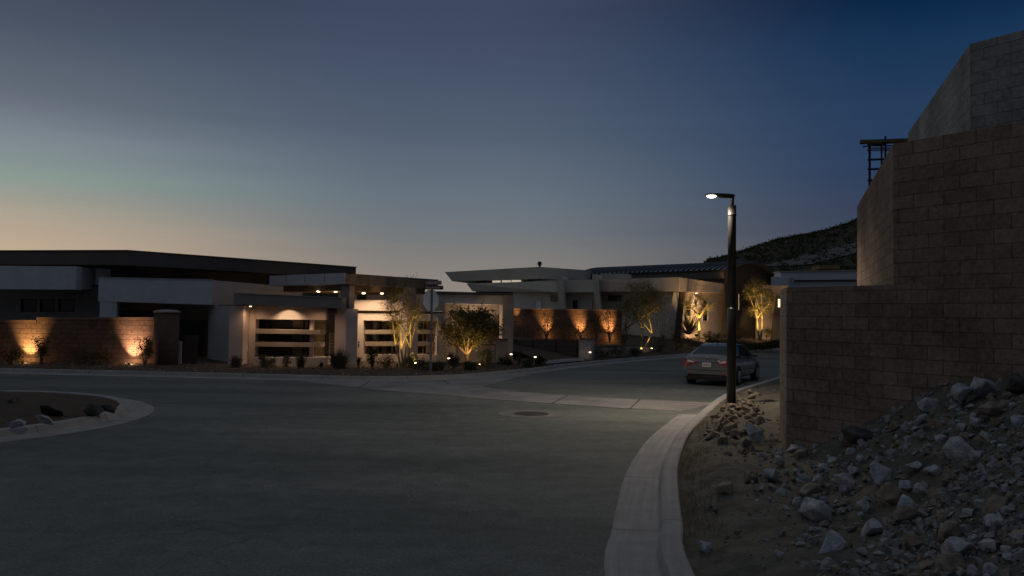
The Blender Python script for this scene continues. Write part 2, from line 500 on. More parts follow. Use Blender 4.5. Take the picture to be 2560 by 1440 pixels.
Lk.new(az.outputs[0], sh_.inputs[0]); Lk.new(sh_.outputs[0], ab.inputs[0])
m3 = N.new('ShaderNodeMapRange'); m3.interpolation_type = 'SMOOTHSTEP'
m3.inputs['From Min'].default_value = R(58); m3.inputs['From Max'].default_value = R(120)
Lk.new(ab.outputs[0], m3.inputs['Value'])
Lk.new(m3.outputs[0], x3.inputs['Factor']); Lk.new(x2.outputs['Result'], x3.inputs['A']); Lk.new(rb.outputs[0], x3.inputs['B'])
# faint stretched streaks of high haze
mpk = N.new('ShaderNodeMapping'); mpk.inputs['Scale'].default_value = (2.2, 2.2, 34)
Lk.new(tc.outputs['Generated'], mpk.inputs['Vector'])
nzk = N.new('ShaderNodeTexNoise'); nzk.inputs['Scale'].default_value = 1.6; nzk.inputs['Detail'].default_value = 5
Lk.new(mpk.outputs[0], nzk.inputs['Vector'])
mrk = N.new('ShaderNodeMapRange'); mrk.inputs['From Min'].default_value = .3; mrk.inputs['From Max'].default_value = .7
mrk.inputs['To Min'].default_value = .975; mrk.inputs['To Max'].default_value = 1.025
Lk.new(nzk.outputs['Fac'], mrk.inputs['Value'])
svk = N.new('ShaderNodeVectorMath'); svk.operation = 'SCALE'
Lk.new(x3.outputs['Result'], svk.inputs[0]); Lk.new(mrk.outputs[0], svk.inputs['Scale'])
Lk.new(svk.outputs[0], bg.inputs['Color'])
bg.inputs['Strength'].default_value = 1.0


# ------------------------------------------------------------------ lights
def lamp(kind, name, loc, aim, power, col, parent=None, size=60, blend=0.6, rad=0.05):
    l = bpy.data.lights.new(name, kind); l.energy = power; l.color = col
    if kind == 'SPOT':
        l.spot_size = R(size); l.spot_blend = blend
    l.shadow_soft_size = rad
    o = bpy.data.objects.new(name, l); COL.objects.link(o)
    off = ORG.get(parent.name, Vector()) if parent else Vector()
    if parent:
        o.parent = parent
    o.location = Vector(loc) - off
    d = Vector(aim) - Vector(loc)
    o.rotation_euler = d.to_track_quat('-Z', 'Y').to_euler()
    return o


AMB = (1.0, 0.56, 0.20)
PINK = (1.0, 0.60, 0.36)
WARM = (1.0, 0.70, 0.44)

# ------------------------------------------------------------------ ground, road
m = MB(); m.add([(-900, -300, -0.06), (900, -300, -0.06), (900, 1500, -0.06), (-900, 1500, -0.06)], [(0, 1, 2, 3)])
struct(m.build('ground', DIRT))
m = MB(); m.add([(-60, -30, 0), (30, -30, 0), (90, 110, 0), (-60, 110, 0)], [(0, 1, 2, 3)])
struct(m.build('road', ASPH))


def cat_rom(pts, step=0.35):
    out = []
    P = [Vector(p) for p in pts]
    for i in range(len(P) - 1):
        a = P[max(i - 1, 0)]; b = P[i]; c = P[i + 1]; d = P[min(i + 2, len(P) - 1)]
        n = max(2, int((c - b).length / step))
        for k in range(n):
            t = k / n
            out.append(0.5 * ((2 * b) + (c - a) * t + (2 * a - 5 * b + 4 * c - d) * t * t + (-a + 3 * b - 3 * c + d) * t ** 3))
    out.append(P[-1])
    return out


def sweep(path, prof, name, side=1):
    """sweep a kerb section (offset towards the road, z) along a plan path; side=+1: the road lies to the left of the path"""
    m = MB(); n = len(path); k = len(prof); L = 0.0
    rows = []
    for i, p in enumerate(path):
        d = (path[min(i + 1, n - 1)] - path[max(i - 1, 0)]); d.z = 0; d.normalize()
        nl = Vector((-d.y, d.x, 0)) * side
        if i:
            L += (p - path[i - 1]).length
        rows.append(([Vector((p.x, p.y, 0)) + nl * o + Vector((0, 0, z)) for o, z in prof], L))
    for i in range(n - 1):
        (a, la), (b, lb) = rows[i], rows[i + 1]
        for j in range(k - 1):
            m.add([a[j], b[j], b[j + 1], a[j + 1]], [(0, 1, 2, 3)], [[(la, prof[j][0]), (lb, prof[j][0]), (lb, prof[j + 1][0]), (la, prof[j + 1][0])]])
    return struct(m.build(name, KERB, fix=False))


KPROF = [(-0.02, -0.05), (-0.02, 0.13), (0.0, 0.15), (0.17, 0.15), (0.20, 0.135), (0.245, 0.03), (0.27, 0.012), (0.76, 0.006), (0.77, -0.03)]
kr = [Vector((1.30, -6, 0)), Vector((1.36, 1, 0))] + [gr(x, y, 0.15) for x, y in
      ((1735, 1440), (1702, 1300), (1691, 1200), (1694, 1150), (1716, 1090), (1750, 1050), (1800, 1004), (1830, 984), (1866, 970), (1948, 945))]
kr = [Vector((p.x, p.y, 0)) for p in kr]
e = (kr[-1] - kr[-2]).normalized(); kr += [kr[-1] + e * 10, kr[-1] + e * 26 + Vector((4, 0, 0))]
KR = cat_rom(kr)
ik = next(i for i, p in enumerate(KR) if p.y > 19.6)
sweep(KR[:ik + 1], KPROF, 'kerb_beside_rubble', 1)
sweep(KR[ik:], KPROF[:6] + [(0.26, -.03)], 'kerb_beyond_lamp', 1)
kl = [gr(x, y, 0.15) for x, y in ((-900, 905), (-300, 914), (0, 920), (380, 928), (660, 934.5), (925, 940), (1080, 938), (1160, 934.5), (1240, 928), (1340, 918.5), (1450, 905), (1700, 885), (1950, 868), (2150, 856))]
kl = [Vector((p.x, p.y, 0)) for p in kl]
KL = cat_rom(kl)
sweep(KL, KPROF, 'kerb_along_houses', -1)

# concrete spandrel and valley gutter across the side street
m = MB()
sp1 = [gr(x, y, 0.008) for x, y in ((690, 947), (775, 948), (925, 952), (1080, 951), (1160, 946), (1240, 940), (1321, 931), (1466, 912), (1466, 916), (1325, 936), (1257, 953), (1205, 967), (1290, 979), (1420, 988), (1547, 996), (1780, 1006), (1770, 1012),
                               (1700, 1030), (1683, 1026), (1535, 1019), (1340, 1005.5), (1218, 997), (1080, 985), (950, 975.5), (899, 969), (851, 964))]
m.add([(p.x, p.y, 0.008) for p in sp1], [tuple(range(len(sp1)))])
struct(m.build('concrete_gutter', CONC))
# darker joint strips in that concrete
m = MB()
for (xa, ya, xb, yb) in ((925, 952, 899, 969), (1108, 950, 1122, 960), (1205, 967, 1130, 974), (1420, 988, 1380, 1008), (1600, 998, 1575, 1021)):
    a, b = gr(xa, ya, 0.012), gr(xb, yb, 0.012)
    d = (b - a).normalized(); nn = Vector((-d.y, d.x, 0)) * 0.025
    m.add([a - nn, a + nn, b + nn, b - nn], [(0, 1, 2, 3)])
struct(m.build('road_joint', mat('joint_filler', (0.07, 0.068, 0.065), 0.95)))

# manhole: cast cover in a concrete collar
mh = gr(1328, 1035, 0)
t = thing('manhole', 'round cast iron manhole cover in a pale dusty concrete collar in the road', 'manhole', (mh.x, mh.y, 0))
m = MB(); m.lathe((mh.x, mh.y, 0.004), [(0.46, 0.0), (0.62, 0.004)], 40)
m = MB()
n = 40
vs = [(mh.x + 0.44 * math.cos(2 * math.pi * k / n), mh.y + 0.44 * math.sin(2 * math.pi * k / n), 0.009) for k in range(n)] + \
     [(mh.x + 0.82 * math.cos(2 * math.pi * k / n), mh.y + 0.82 * math.sin(2 * math.pi * k / n), 0.007) for k in range(n)]
m.add(vs, [(k, (k + 1) % n, n + (k + 1) % n, n + k) for k in range(n)])
m.build('collar', mat('collar_concrete', (0.17, 0.168, 0.155), 0.95, var=0.25, scale=3), t)
m = MB(); m.lathe((mh.x, mh.y, 0.0), [(0.432, 0.002), (0.432, 0.011), (0.40, 0.013), (0.39, 0.009), (0.2, 0.010), (0.19, 0.013), (0.02, 0.013)], 32)
m.build('cover', mat('cast_iron', (0.06, 0.058, 0.05), 0.7, metal=0.3, var=0.3, scale=12, bump=0.8, bscale=40), t)

# scraped dusty drag marks on the asphalt beside the lamp
m = MB()
for k in range(15):
    x, y = rnd.uniform(1540, 1700), rnd.uniform(1003, 1024)
    a = gr(x, y, 0.0125); L = rnd.uniform(0.3, 1.3); an = R(rnd.uniform(-24, -6))
    d = Vector((math.cos(an), math.sin(an), 0)); nn = Vector((-d.y, d.x, 0))
    w = rnd.uniform(0.012, 0.04)
    m.add([a, a + d * L * .5 - nn * w, a + d * L, a + d * L * .5 + nn * w], [(0, 1, 2, 3)])
struct(m.build('road_scrapes', mat('chalky_dust', (0.42, 0.38, 0.33), 1.0, var=0.3, scale=20)))

# ------------------------------------------------------------------ roundabout island
IC, IR = Vector((-13.6, 17.4, 0)), 5.35
ring = [IC + Vector((math.cos(a), math.sin(a), 0)) * (IR - 0.76) for a in [2 * math.pi * k / 140 for k in range(141)]]
sweep(ring, KPROF, 'kerb_of_island', -1)
m = MB()
vs, fs = [(IC.x, IC.y, 0.42)], []
nr, na = 9, 48
for i in range(1, nr + 1):
    for k in range(na):
        a = 2 * math.pi * k / na; r = (IR - 0.77) * i / nr
        x, y = IC.x + r * math.cos(a), IC.y + r * math.sin(a)
        z = 0.12 + 0.30 * (1 - (i / nr) ** 2) + (0.06 * noise.noise((x * 1.3, y * 1.3, 0)) if i < nr else 0)
        vs.append((x, y, z))
for k in range(na):
    fs.append((0, 1 + k, 1 + (k + 1) % na))
for i in range(nr - 1):
    for k in range(na):
        fs.append((1 + i * na + k, 1 + (i + 1) * na + k, 1 + (i + 1) * na + (k + 1) % na, 1 + i * na + (k + 1) % na))
m.add(vs, fs, smooth=True)
struct(m.build('island_ground', GRAVEL))

# ------------------------------------------------------------------ planting ground by the houses
def bed(front, back, zs, name, mt):
    """ground strip from the kerb back; zs: heights at fractions"""
    m = MB(); n = len(front); k = len(zs)
    vs = []
    for a, b in zip(front, back):
        for f, z in zs:
            p = a.lerp(b, f)
            vs.append((p.x, p.y, z + (0.05 * noise.noise((p.x * 0.9, p.y * 0.9, 3)) if f > 0 else 0)))
    fs = [(i * k + j, (i + 1) * k + j, (i + 1) * k + j + 1, i * k + j + 1) for i in range(n - 1) for j in range(k - 1)]
    m.add(vs, fs, smooth=True)
    return struct(m.build(name, mt))


i0 = next(i for i, p in enumerate(KL) if p.x > -9.7)
i1 = next(i for i, p in enumerate(KL) if p.y > 38 and p.x > 2)
fr = KL[:i1:2]
bed(fr, [Vector((p.x, max(p.y + 12, 44), 0)) for p in fr], [(0, 0.13), (0.06, 0.14), (0.15, 0.18), (0.35, 0.22), (1, 0.25)], 'planted_ground', GRAVEL)
fr = KL[i1 - 1::2]
bk = [p + Vector((-14, 16, 0)) for p in fr]
bed(fr, bk, [(0, 0.13), (0.05, 0.2), (0.12, 0.55), (0.22, 0.85), (0.4, 1.0), (1, 1.1)], 'yard_ground', GRAVEL)


def yard_z(p):
    """height of the two planted strips under plan point p"""
    i = min(range(len(KL)), key=lambda k: (KL[k] - Vector((p.x, p.y, 0))).length)
    if i < i1:
        f = min(1, max(0, (p.y - KL[i].y) / 13))
        tab = [(0, 0.13), (0.06, 0.14), (0.15, 0.18), (0.35, 0.22), (1, 0.25)]
    else:
        f = min(1, (Vector((p.x, p.y, 0)) - KL[i]).length / 21.3)
        tab = [(0, 0.13), (0.05, 0.2), (0.12, 0.55), (0.22, 0.85), (0.4, 1.0), (1, 1.1)]
    for (a, za), (b, zb) in zip(tab, tab[1:]):
        if f <= b:
            return za + (zb - za) * (f - a) / (b - a)
    return tab[-1][1]


# driveway in front of the slatted gate
m = MB()
dv = [gr(x, y, 0.17) for x, y in ((1300, 917), (1462, 902.5))]
dv += [Vector((dv[1].x + .2, 44.5, 0)), Vector((dv[0].x - .2, 44.5, 0))]
m.add([(p.x, p.y, 0.20 if i < 2 else 0.28) for i, p in enumerate(dv)], [(0, 1, 2, 3)])
struct(m.build('driveway', CONC))

# ------------------------------------------------------------------ house with the porch
H = thing('house', 'long flat roofed tan stucco house with lit porch pillars behind the planted corner', 'house', (-12, 38, 0))


def P2(x, y, D):
    p = at(x, y, D); return (p.x, p.y)


def seg(name, mt, par, polys):
    m = MB()
    for pl, z0, z1 in polys:
        m.prism(pl, z0, z1)
    return m.build(name, mt, par)


# high dark roof
A = at(320, 628, 36); B = at(890, 670, 46.5); zt = A.z
vdir = Vector((-0.775, 0.63, 0))
Lp = at(-120, 628, 37.8)
B2, L2 = B + vdir * 9, Lp + Vector((2, 14, 0))
roof = seg('roof', FASCIA, H, [([(Lp.x, Lp.y), (A.x, A.y), (B.x, B.y), (B2.x, B2.y), (L2.x, L2.y)], zt - 0.62, zt)])
seg('roof_edge', mat('roof_edge_metal', (0.10, 0.09, 0.09), 0.5, metal=0.4), roof, [([(Lp.x - .03, Lp.y - .03), (A.x, A.y - .04), (B.x + .04, B.y - .03), (B.x - .3, B.y + .3), (A.x, A.y + .4), (Lp.x, Lp.y + .4)], zt + 0.002, zt + 0.06)])
seg('upper_wall', STUC_D, H, [([P2(26, 650, 38.9), P2(330, 660, 37.6), P2(800, 690, 45.7), P2(800, 690, 49), P2(26, 650, 47)], 2.4, zt - 0.622)])
m = MB(); p = at(11, 655, 38.6); m.box((p.x, p.y, 4.4), (0.14, 0.14, 0.9)); m.build('roof_post', FRAME, H)
# wing at the end, with its pale parapet and three dark windows
m = MB(); m.wbox(-130, 36.6, 190, 36.0, 663, 722, 666, 724, .4); m.wbox(190.3, 36.02, 246, 38.2, 667, 724, 672, 722, .4); m.wbox(240, 37.4, 490, 40.5, 670, 712, 687, 716, .5)
m.build('parapet', STUC_P, H)
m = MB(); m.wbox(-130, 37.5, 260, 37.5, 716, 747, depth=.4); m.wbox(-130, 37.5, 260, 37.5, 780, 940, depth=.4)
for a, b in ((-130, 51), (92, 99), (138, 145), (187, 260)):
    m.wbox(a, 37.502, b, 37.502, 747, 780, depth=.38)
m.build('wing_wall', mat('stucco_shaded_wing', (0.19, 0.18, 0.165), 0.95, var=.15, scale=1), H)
for a, b in ((51, 92), (99, 138), (145, 187)):
    w = MB(); w.wbox(a, 37.62, b, 37.62, 747, 780, depth=.05); wo = w.build('window', GLASSD, H)
    w = MB()
    w.wbox(a, 37.56, a + 2.5, 37.56, 747, 780, depth=.055); w.wbox(b - 2.5, 37.56, b, 37.56, 747, 780, depth=.055)
    w.wbox(a + 2.5, 37.56, b - 2.5, 37.56, 747, 749.5, depth=.055); w.wbox(a + 2.5, 37.56, b - 2.5, 37.56, 777.5, 780, depth=.055)
    w.build('frame', FRAME, wo)
# garage portal
m = MB()
m.wbox(246, 35, 530, 36.1, 693.5, 753, 700, 762, 2.2)
m.wbox(247, 35.03, 289, 35.2, 753.2, 925, 754.3, 925, 0.5, zb=0)
m.build('garage_portal', STUC_P, H)
bx('portal_coping', mat('pale_coping', (0.5, 0.5, 0.53), .8), H, 244, 34.96, 531, 36.06, 692, 693.3, 698.6, 699.9, 2.3)
bx('portal_return', STUC_G, H, 530.3, 36.12, 728, 39.6, 700.3, 762, 717, 761, 1.0)
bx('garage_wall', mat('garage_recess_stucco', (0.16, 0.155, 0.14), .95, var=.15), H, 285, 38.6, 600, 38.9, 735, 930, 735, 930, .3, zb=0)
gd = MB(); gd.wbox(300, 38.45, 512, 38.5, 800, 922, depth=.1)
gdo = gd.build('garage_door', GARAGE, H)
m = MB()
for k in range(1, 5):
    y = 800 + k * 24.5
    m.wbox(300, 38.42, 512, 38.47, y - .6, y + .6, depth=.04)
m.build('panel_grooves', FRAME, gdo)
bx('garage_side_wall', STUC_G, H, 520, 36.9, 572, 34.3, 763, 925, 766, 928, .3, zb=0)
# entrance block with deep ledge window
m = MB()
m.wbox(584, 33.1, 853, 33.2, 733, 761, 745.5, 771, 3.0)
m.build('entrance_fascia', mat('fascia_stucco', (0.27, 0.245, 0.225), .95, var=.1, scale=1.5, bump=.3), H)
bx('entrance_fascia_cap', STUC_G, H, 586, 33.06, 853.6, 33.15, 731.6, 732.8, 744.2, 745.3, 3.1)
m = MB()
m.wbox(572, 33.55, 607, 33.45, 764, 925, 765, 930, 0.8, zb=0)
m.build('entrance_pier', STUC_L, H)
m = MB()
m.wbox(607.3, 34.0, 638, 34.0, 764, 925, 765.5, 925, .45, zb=0)
m.wbox(638.1, 34.0, 815, 34.0, 764, 798, 768, 800, .45)
m.wbox(634, 33.6, 812, 33.6, 893.5, 932, 893.5, 932, 1.1, zb=0)
m.wbox(773.5, 34.25, 783, 34.25, 801, 893, 801, 893, .2)
m.build('entrance_wall', STUC_L, H)
bx('window_ledge', LEDGE, H, 638.3, 33.75, 802, 33.75, 822.5, 833.5, 826, 836, .9)
bx('window_ledge', LEDGE, H, 637.5, 33.75, 800, 33.75, 855, 866, 857, 868, .9)
w = MB(); w.wbox(638, 34.9, 774, 34.9, 798, 893.3, depth=.03); wo = w.build('window', mat('clear_dark_glass', (0.03, 0.028, 0.02), 0.1, spec=.6), H)
w = MB()
for a, b in ((638.5, 641.5), (676, 680), (757, 761), (769, 773)):
    w.wbox(a, 34.80, b, 34.80, 799, 893, depth=.08)
for a, b in ((798.5, 801.5), (819, 822), (835, 837.5), (852, 854.5), (868, 870), (889.5, 892.5)):
    w.wbox(641.6, 34.82, 769, 34.82, a, b, depth=.06)
w.build('frame', FRAME, wo)
bx('curtain', CURT, wo, 731, 34.86, 757, 34.86, 802, 889, depth=.03)
bx('curtain', CURT, wo, 761, 34.86, 768.5, 34.86, 802, 889, depth=.03)
bx('curtain', mat('grey_blind', (0.10, 0.095, 0.075), .9), wo, 680.5, 34.87, 730, 34.87, 802, 889, depth=.02)
w = MB(); w.wbox(784, 34.5, 842, 37.6, 775, 905, depth=.05, zb=0.3); wo = w.build('side_window', GLASSD, H)
w = MB(); w.wbox(784, 34.46, 842, 37.56, 806, 809, depth=.05); w.wbox(784, 34.46, 788, 34.7, 800, 900, depth=.05); w.build('frame', FRAME, wo)
seg('shade_panel', SOFFIT, H, [([P2(816, 772, 34.3), P2(845, 772, 34.3), P2(845, 772, 37.5), P2(816, 772, 37.5)], 2.38, 2.66)])


def pillar(x0, xm, x1, ytop, ybot, D, name, mt, zb=None):
    """square pillar standing corner-on; photo columns of its three visible edges"""
    a, b, c = at(x0, ytop, D + .36), at(xm, ytop, D), at(x1, ytop, D + .36)
    d = a + c - b
    z1 = b.z; z0 = at(xm, ybot, D).z if zb is None else zb
    m = MB(); m.prism([(p.x, p.y) for p in (a, b, c, d)], z0, z1)
    return m.build(name, mt, H)


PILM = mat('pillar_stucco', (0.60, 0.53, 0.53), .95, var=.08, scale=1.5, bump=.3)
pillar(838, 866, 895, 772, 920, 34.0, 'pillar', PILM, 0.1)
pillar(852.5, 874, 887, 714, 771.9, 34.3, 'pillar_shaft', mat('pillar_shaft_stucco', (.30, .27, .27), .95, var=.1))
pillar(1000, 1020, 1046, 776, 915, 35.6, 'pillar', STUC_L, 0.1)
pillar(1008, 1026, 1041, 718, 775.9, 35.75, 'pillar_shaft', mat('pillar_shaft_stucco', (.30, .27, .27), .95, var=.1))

# porch canopy
C = at(865, 683, 34.0); E = at(675, 691, 37.7); Fp = at(1096, 698, 38.9); G = E + Fp - C
zc = C.z
seg('canopy', FASCIA, H, [([(E.x, E.y), (C.x, C.y), (Fp.x, Fp.y), (G.x, G.y)], zc - 0.46, zc)])
dv_ = (E - C).normalized() * 0.0; nf = Vector((-(E - C).y, (E - C).x, 0)).normalized()
if nf.y > 0: nf = -nf
for k in range(4):
    a, b = C.lerp(E, k / 4 + .004), C.lerp(E, (k + 1) / 4 - .004)
    m = MB(); m.prism([(a.x, a.y), (b.x, b.y), ((b + nf * .05).x, (b + nf * .05).y), ((a + nf * .05).x, (a + nf * .05).y)], zc - 0.462, zc + 0.012)
    m.build('canopy_panel', mat('pale_metal_panel', (0.42, 0.43, 0.44), .55, var=.06, scale=1), H)
ci = [C.lerp(G, .10), Fp.lerp(E, .08), G.lerp(C, .06), E.lerp(Fp, .08)]
soff = seg('porch_ceiling', SOFFIT, H, [([(p.x, p.y) for p in ci], 3.40, zc - 0.463)])
for x, y, D in ((796, 730, 36.2), (839, 730.5, 36.0), (909, 734.5, 35.75), (955, 735, 36.1)):
    p = at(x, y, D)
    m = MB(); m.lathe((p.x, p.y, p.z), [(0.075, 0.05), (0.075, 0.0), (0.02, -.01)], 14)
    o = m.build('ceiling_lamp', GLOWC, H)
    lamp('SPOT', 'porch_light', (p.x, p.y, p.z - .05), (p.x + .05, p.y + .35, 0), 140 if x > 860 else 36, WARM, H, 150, .8, .06)
p = at(640, 700, 36)
m = MB(); m.wbox(690, 42.2, 1078, 43.4, 712, 930, 730, 930, depth=.4, zb=0.1)
m.build('porch_back_wall', STUC_L, H)
for a, b, y0, y1 in ((756, 846, 732, 747), (893, 916, 737, 751)):
    w = MB(); w.wbox(a, 42.1, b, 42.3, y0, y1, depth=.05); w.build('clerestory_window', GLASSB, H)
bx('porch_beam', STUC_L, H, 880, 36.5, 1112, 36.95, 749.5, 776.0, 752, 778.5, .5)
m = MB()
BW = 36.7
m.wbox(880, BW, 907.5, BW, 783, 925, depth=1.6, zb=.05)
m.wbox(907.7, BW + .02, 1096, BW + .2, 783, 801, 785, 803, 1.6)
m.wbox(907.7, BW + .02, 1096, BW + .2, 887, 925, 887, 925, 1.6, zb=.05)
m.wbox(1092.5, BW + .18, 1116, BW + .4, 785.3, 925, depth=1.6, zb=.05)
m.wbox(880, BW + .25, 1116, BW + .7, 776.8, 782.8, 779.2, 785, 1.2)
m.build('bay_wall', STUC_L, H)
bx('bay_recess', STUC, H, 900, BW + 1.5, 1100, BW + 1.7, 790, 900, depth=.2)
for a, b in ((929, 954.5), (966, 994), (1043, 1078)):
    w = MB(); w.wbox(a, BW + 1.4, b, BW + 1.42, 803, 886, depth=.05); wo = w.build('window', GLASSD, H)
    bx('curtain', CURT, wo, a + 13, BW + 1.37, a + 17, BW + 1.37, 805, 884, depth=.02)
    w = MB(); w.wbox(a, BW + 1.34, a + 1.8, BW + 1.34, 803, 886, depth=.05); w.wbox(b - 1.8, BW + 1.36, b, BW + 1.36, 803, 886, depth=.05); w.build('frame', FRAME, wo)
for a, b in ((912, 1001), (1043, 1089)):
    for y in (824.5, 854.5):
        bx('window_ledge', LEDGE, H, a, BW + .25, b, BW + .35, y, y + 10.5, depth=.7)
m = MB(); m.wbox(895.5, BW - .04, 898.5, BW - .04, 853, 865, depth=.05); ic = m.build('intercom', FRAME, H)
m = MB(); m.wbox(896.3, BW - .05, 897.8, BW - .05, 858, 860, depth=.01); m.build('button', LETTER, ic)

# east wing of this house
m = MB(); m.wbox(1080, 38.4, 1256, 38.8, 736, 757, 738.5, 762, 3.5); m.build('wing_fascia', STUC_P, H)
m = MB(); m.wbox(1074, 38.2, 1283, 38.7, 727.5, 735.5, 733, 738, 4); m.build('wing_roof', FASCIA, H)
m = MB(); m.wbox(1256.3, 38.65, 1283, 38.75, 738.4, 925, depth=.9, zb=.1); m.build('wing_pier', STUC, H)
m = MB(); m.wbox(1105, 40.0, 1262, 40.3, 757, 925, depth=.3, zb=.1)
m.build('wing_wall', STUC, H)
w = MB(); w.wbox(1165, 39.88, 1218, 39.9, 810, 862, depth=.08); wo = w.build('window', mat('dim_window_blind', (.11, .10, .085), .4), H)
w = MB(); w.wbox(1218.3, 39.86, 1236, 39.9, 800, 870, depth=.1); w.build('side_door', FRAME, H)
pq = at(1194, 816, 39.6)
m = MB(); m.lathe(pq, [(0.0, -.14), (0.10, -.10), (0.12, 0.02), (0.05, .14)], 12); m.build('wall_lantern', emis('lantern_glow', (1, .78, .55), 6.0), H)
lamp('POINT', 'lantern_light', (pq.x, pq.y - .25, pq.z), (pq.x, pq.y, 0), 30, WARM, H, rad=.08)
m = MB(); m.wbox(1138, 37.2, 1237.5, 37.2, 863, 925, depth=.3, zb=.1); lw = m.build('courtyard_wall', STUC, H)
m = MB(); m.wbox(1137, 37.15, 1238.5, 37.15, 860, 862.8, depth=.4); m.build('cap', STUC_D, lw)
m = MB(); m.wbox(1238.8, 37.2, 1269, 37.4, 850.5, 925, depth=.4, zb=.1); lw = m.build('courtyard_wall', STUC, H)
m = MB(); m.wbox(1237.6, 37.12, 1270.5, 37.3, 847.3, 850.3, depth=.55); m.build('cap', STUC_D, lw)

# lights of this house
p = at(714, 765, 33.5)
m = MB(); m.lathe((p.x, p.y, p.z + .02), [(0.07, 0.02), (0.07, 0.0), (0.01, 0.0)], 12); m.build('downlight_or_fill', GLOWC, H)
lamp('SPOT', 'window_downlight', (p.x, p.y + .02, p.z - .02), (p.x + .02, p.y + .34, p.z - 1.0), 110, WARM, H, 120, .75, .03)
for px_, pw_ in ((626, 30), (790, 45)):  # added fills under the fascia to brighten pier and wall, no fixtures there
    p = at(px_, 767, 33.28)
    m = MB(); m.lathe((p.x, p.y, p.z), [(0.05, 0.03), (0.05, 0.0), (0.01, 0.0)], 12); m.build('downlight_or_fill', GLOWP, H)
    lamp('SPOT', 'added_fascia_fill', (p.x, p.y, p.z - .03), (p.x, p.y + .1, 0), pw_, PINK, H, 165, 1, .05)

# ------------------------------------------------------------------ slatted fence beside the porch pillar
f = thing('slat_fence', 'warm lit metal fence of thin flat bars between window and porch pillar', 'fence', gr(815, 905, .2))
m = MB()
for k in range(9):
    y = 833 + k * 8.2
    m.wbox(785, 36.2, 848, 36.6, y, y + 2.2, depth=.03)
m.build('slats', mat('bronze_slat', (.16, .12, .07), .5), f)
for x in (803, 823):
    m = MB(); m.wbox(x, 36.24, x + 2, 36.26, 832, 905, depth=.05, zb=.1); m.build('post', mat('bronze_post', (.16, .12, .07), .5), f)
p = at(812, 880, 38.2)
lamp('POINT', 'courtyard_light', (p.x, p.y, 0.9), p, 40, AMB, f, rad=.1)

# ------------------------------------------------------------------ garden wall at the end of the street
def bwall(name, label, cat, pts, tops, z0, thick, mt, cap=None, group=None):
    P = [at(x, 850, D) for x, D in pts]
    z1 = [at(x, y, D).z for (x, D), y in zip(pts, tops)]
    c = sum(P, Vector()) / len(P); c.z = 0
    t = thing(name, label, cat, c, group)
    m = MB(); m.wall(P, z0, z1, thick); m.build('wall_face', mt, t)
    if cap:
        m = MB()
        for i in range(len(P) - 1):
            a, b = P[i], P[i + 1]
            d = (b - a).normalized(); nn = Vector((-d.y, d.x, 0))
            q = [a - nn * .04, b - nn * .04, b + nn * (thick + .04), a + nn * (thick + .04)]
            m.prism([(v.x, v.y) for v in q], [z1[i] + .002, z1[i + 1] + .002, z1[i + 1] + .002, z1[i] + .002], [z1[i] + .1, z1[i + 1] + .1, z1[i + 1] + .1, z1[i] + .1])
        m.build('coping', cap, t)
    return t


BCAP = mat('brown_coping', (.19, .125, .10), .9, var=.1)
PCAP = mat('pink_coping', (.34, .23, .19), .9, var=.1)
bwall('garden_wall', 'brown block garden wall stepped at the top with two warm pools of light', 'garden wall', [(-160, 33.4), (90, 33.4)], [806, 806], 0, .25, BLOCK_B, BCAP)
bwall('garden_wall', 'higher stretch of brown block garden wall ending at the round topped pillar', 'garden wall', [(90.3, 33.36), (252, 33.36), (384, 33.36)], [799, 799, 799], 0, .25, BLOCK_B, BCAP)
p = gr(414, 918, .15); p = at(414, 915, 33.2)
t = thing('gate_pillar', 'round brown block pillar with a pale domed cap at the garage drive', 'pillar', (p.x, p.y, 0))
m = MB(); m.lathe((p.x, p.y, 0), [(0.49, 0), (0.49, at(414, 782, 33.2).z)], 28); m.build('shaft', mat('brown_block_render', (.13, .085, .07), .95, var=.25, scale=5, bump=.6), t)
zc_ = at(414, 782, 33.2).z
m = MB(); m.lathe((p.x, p.y, zc_), [(0.53, 0.002), (0.54, 0.05), (0.42, .10), (0.2, .13), (.02, .135)], 28); m.build('cap', mat('pale_cap', (.34, .31, .29), .9, var=.15), t)
p = at(449, 915, 33.3)
t = thing('side_gate', 'narrow dark gate leaf hung on a pale post beside the round pillar', 'gate', (p.x, p.y, 0))
m = MB(); m.wbox(444, 33.3, 453, 33.3, 853, 920, depth=.12, zb=0); m.build('post', STUC_G, t)
m = MB(); m.wbox(458, 33.4, 491, 33.4, 838, 918, depth=.08, zb=.08); gl = m.build('leaf', mat('gate_leaf_paint', (.055, .035, .03), .6, var=.2), t)
m = MB(); m.wbox(455, 33.38, 458, 33.38, 850, 905, depth=.03); m.build('hinge', DKMETAL, gl)

# ------------------------------------------------------------------ second house beyond the side street
T = thing('house', 'angular olive grey house with leaning fins and curved seamed metal roof', 'house', (8, 66, .8))
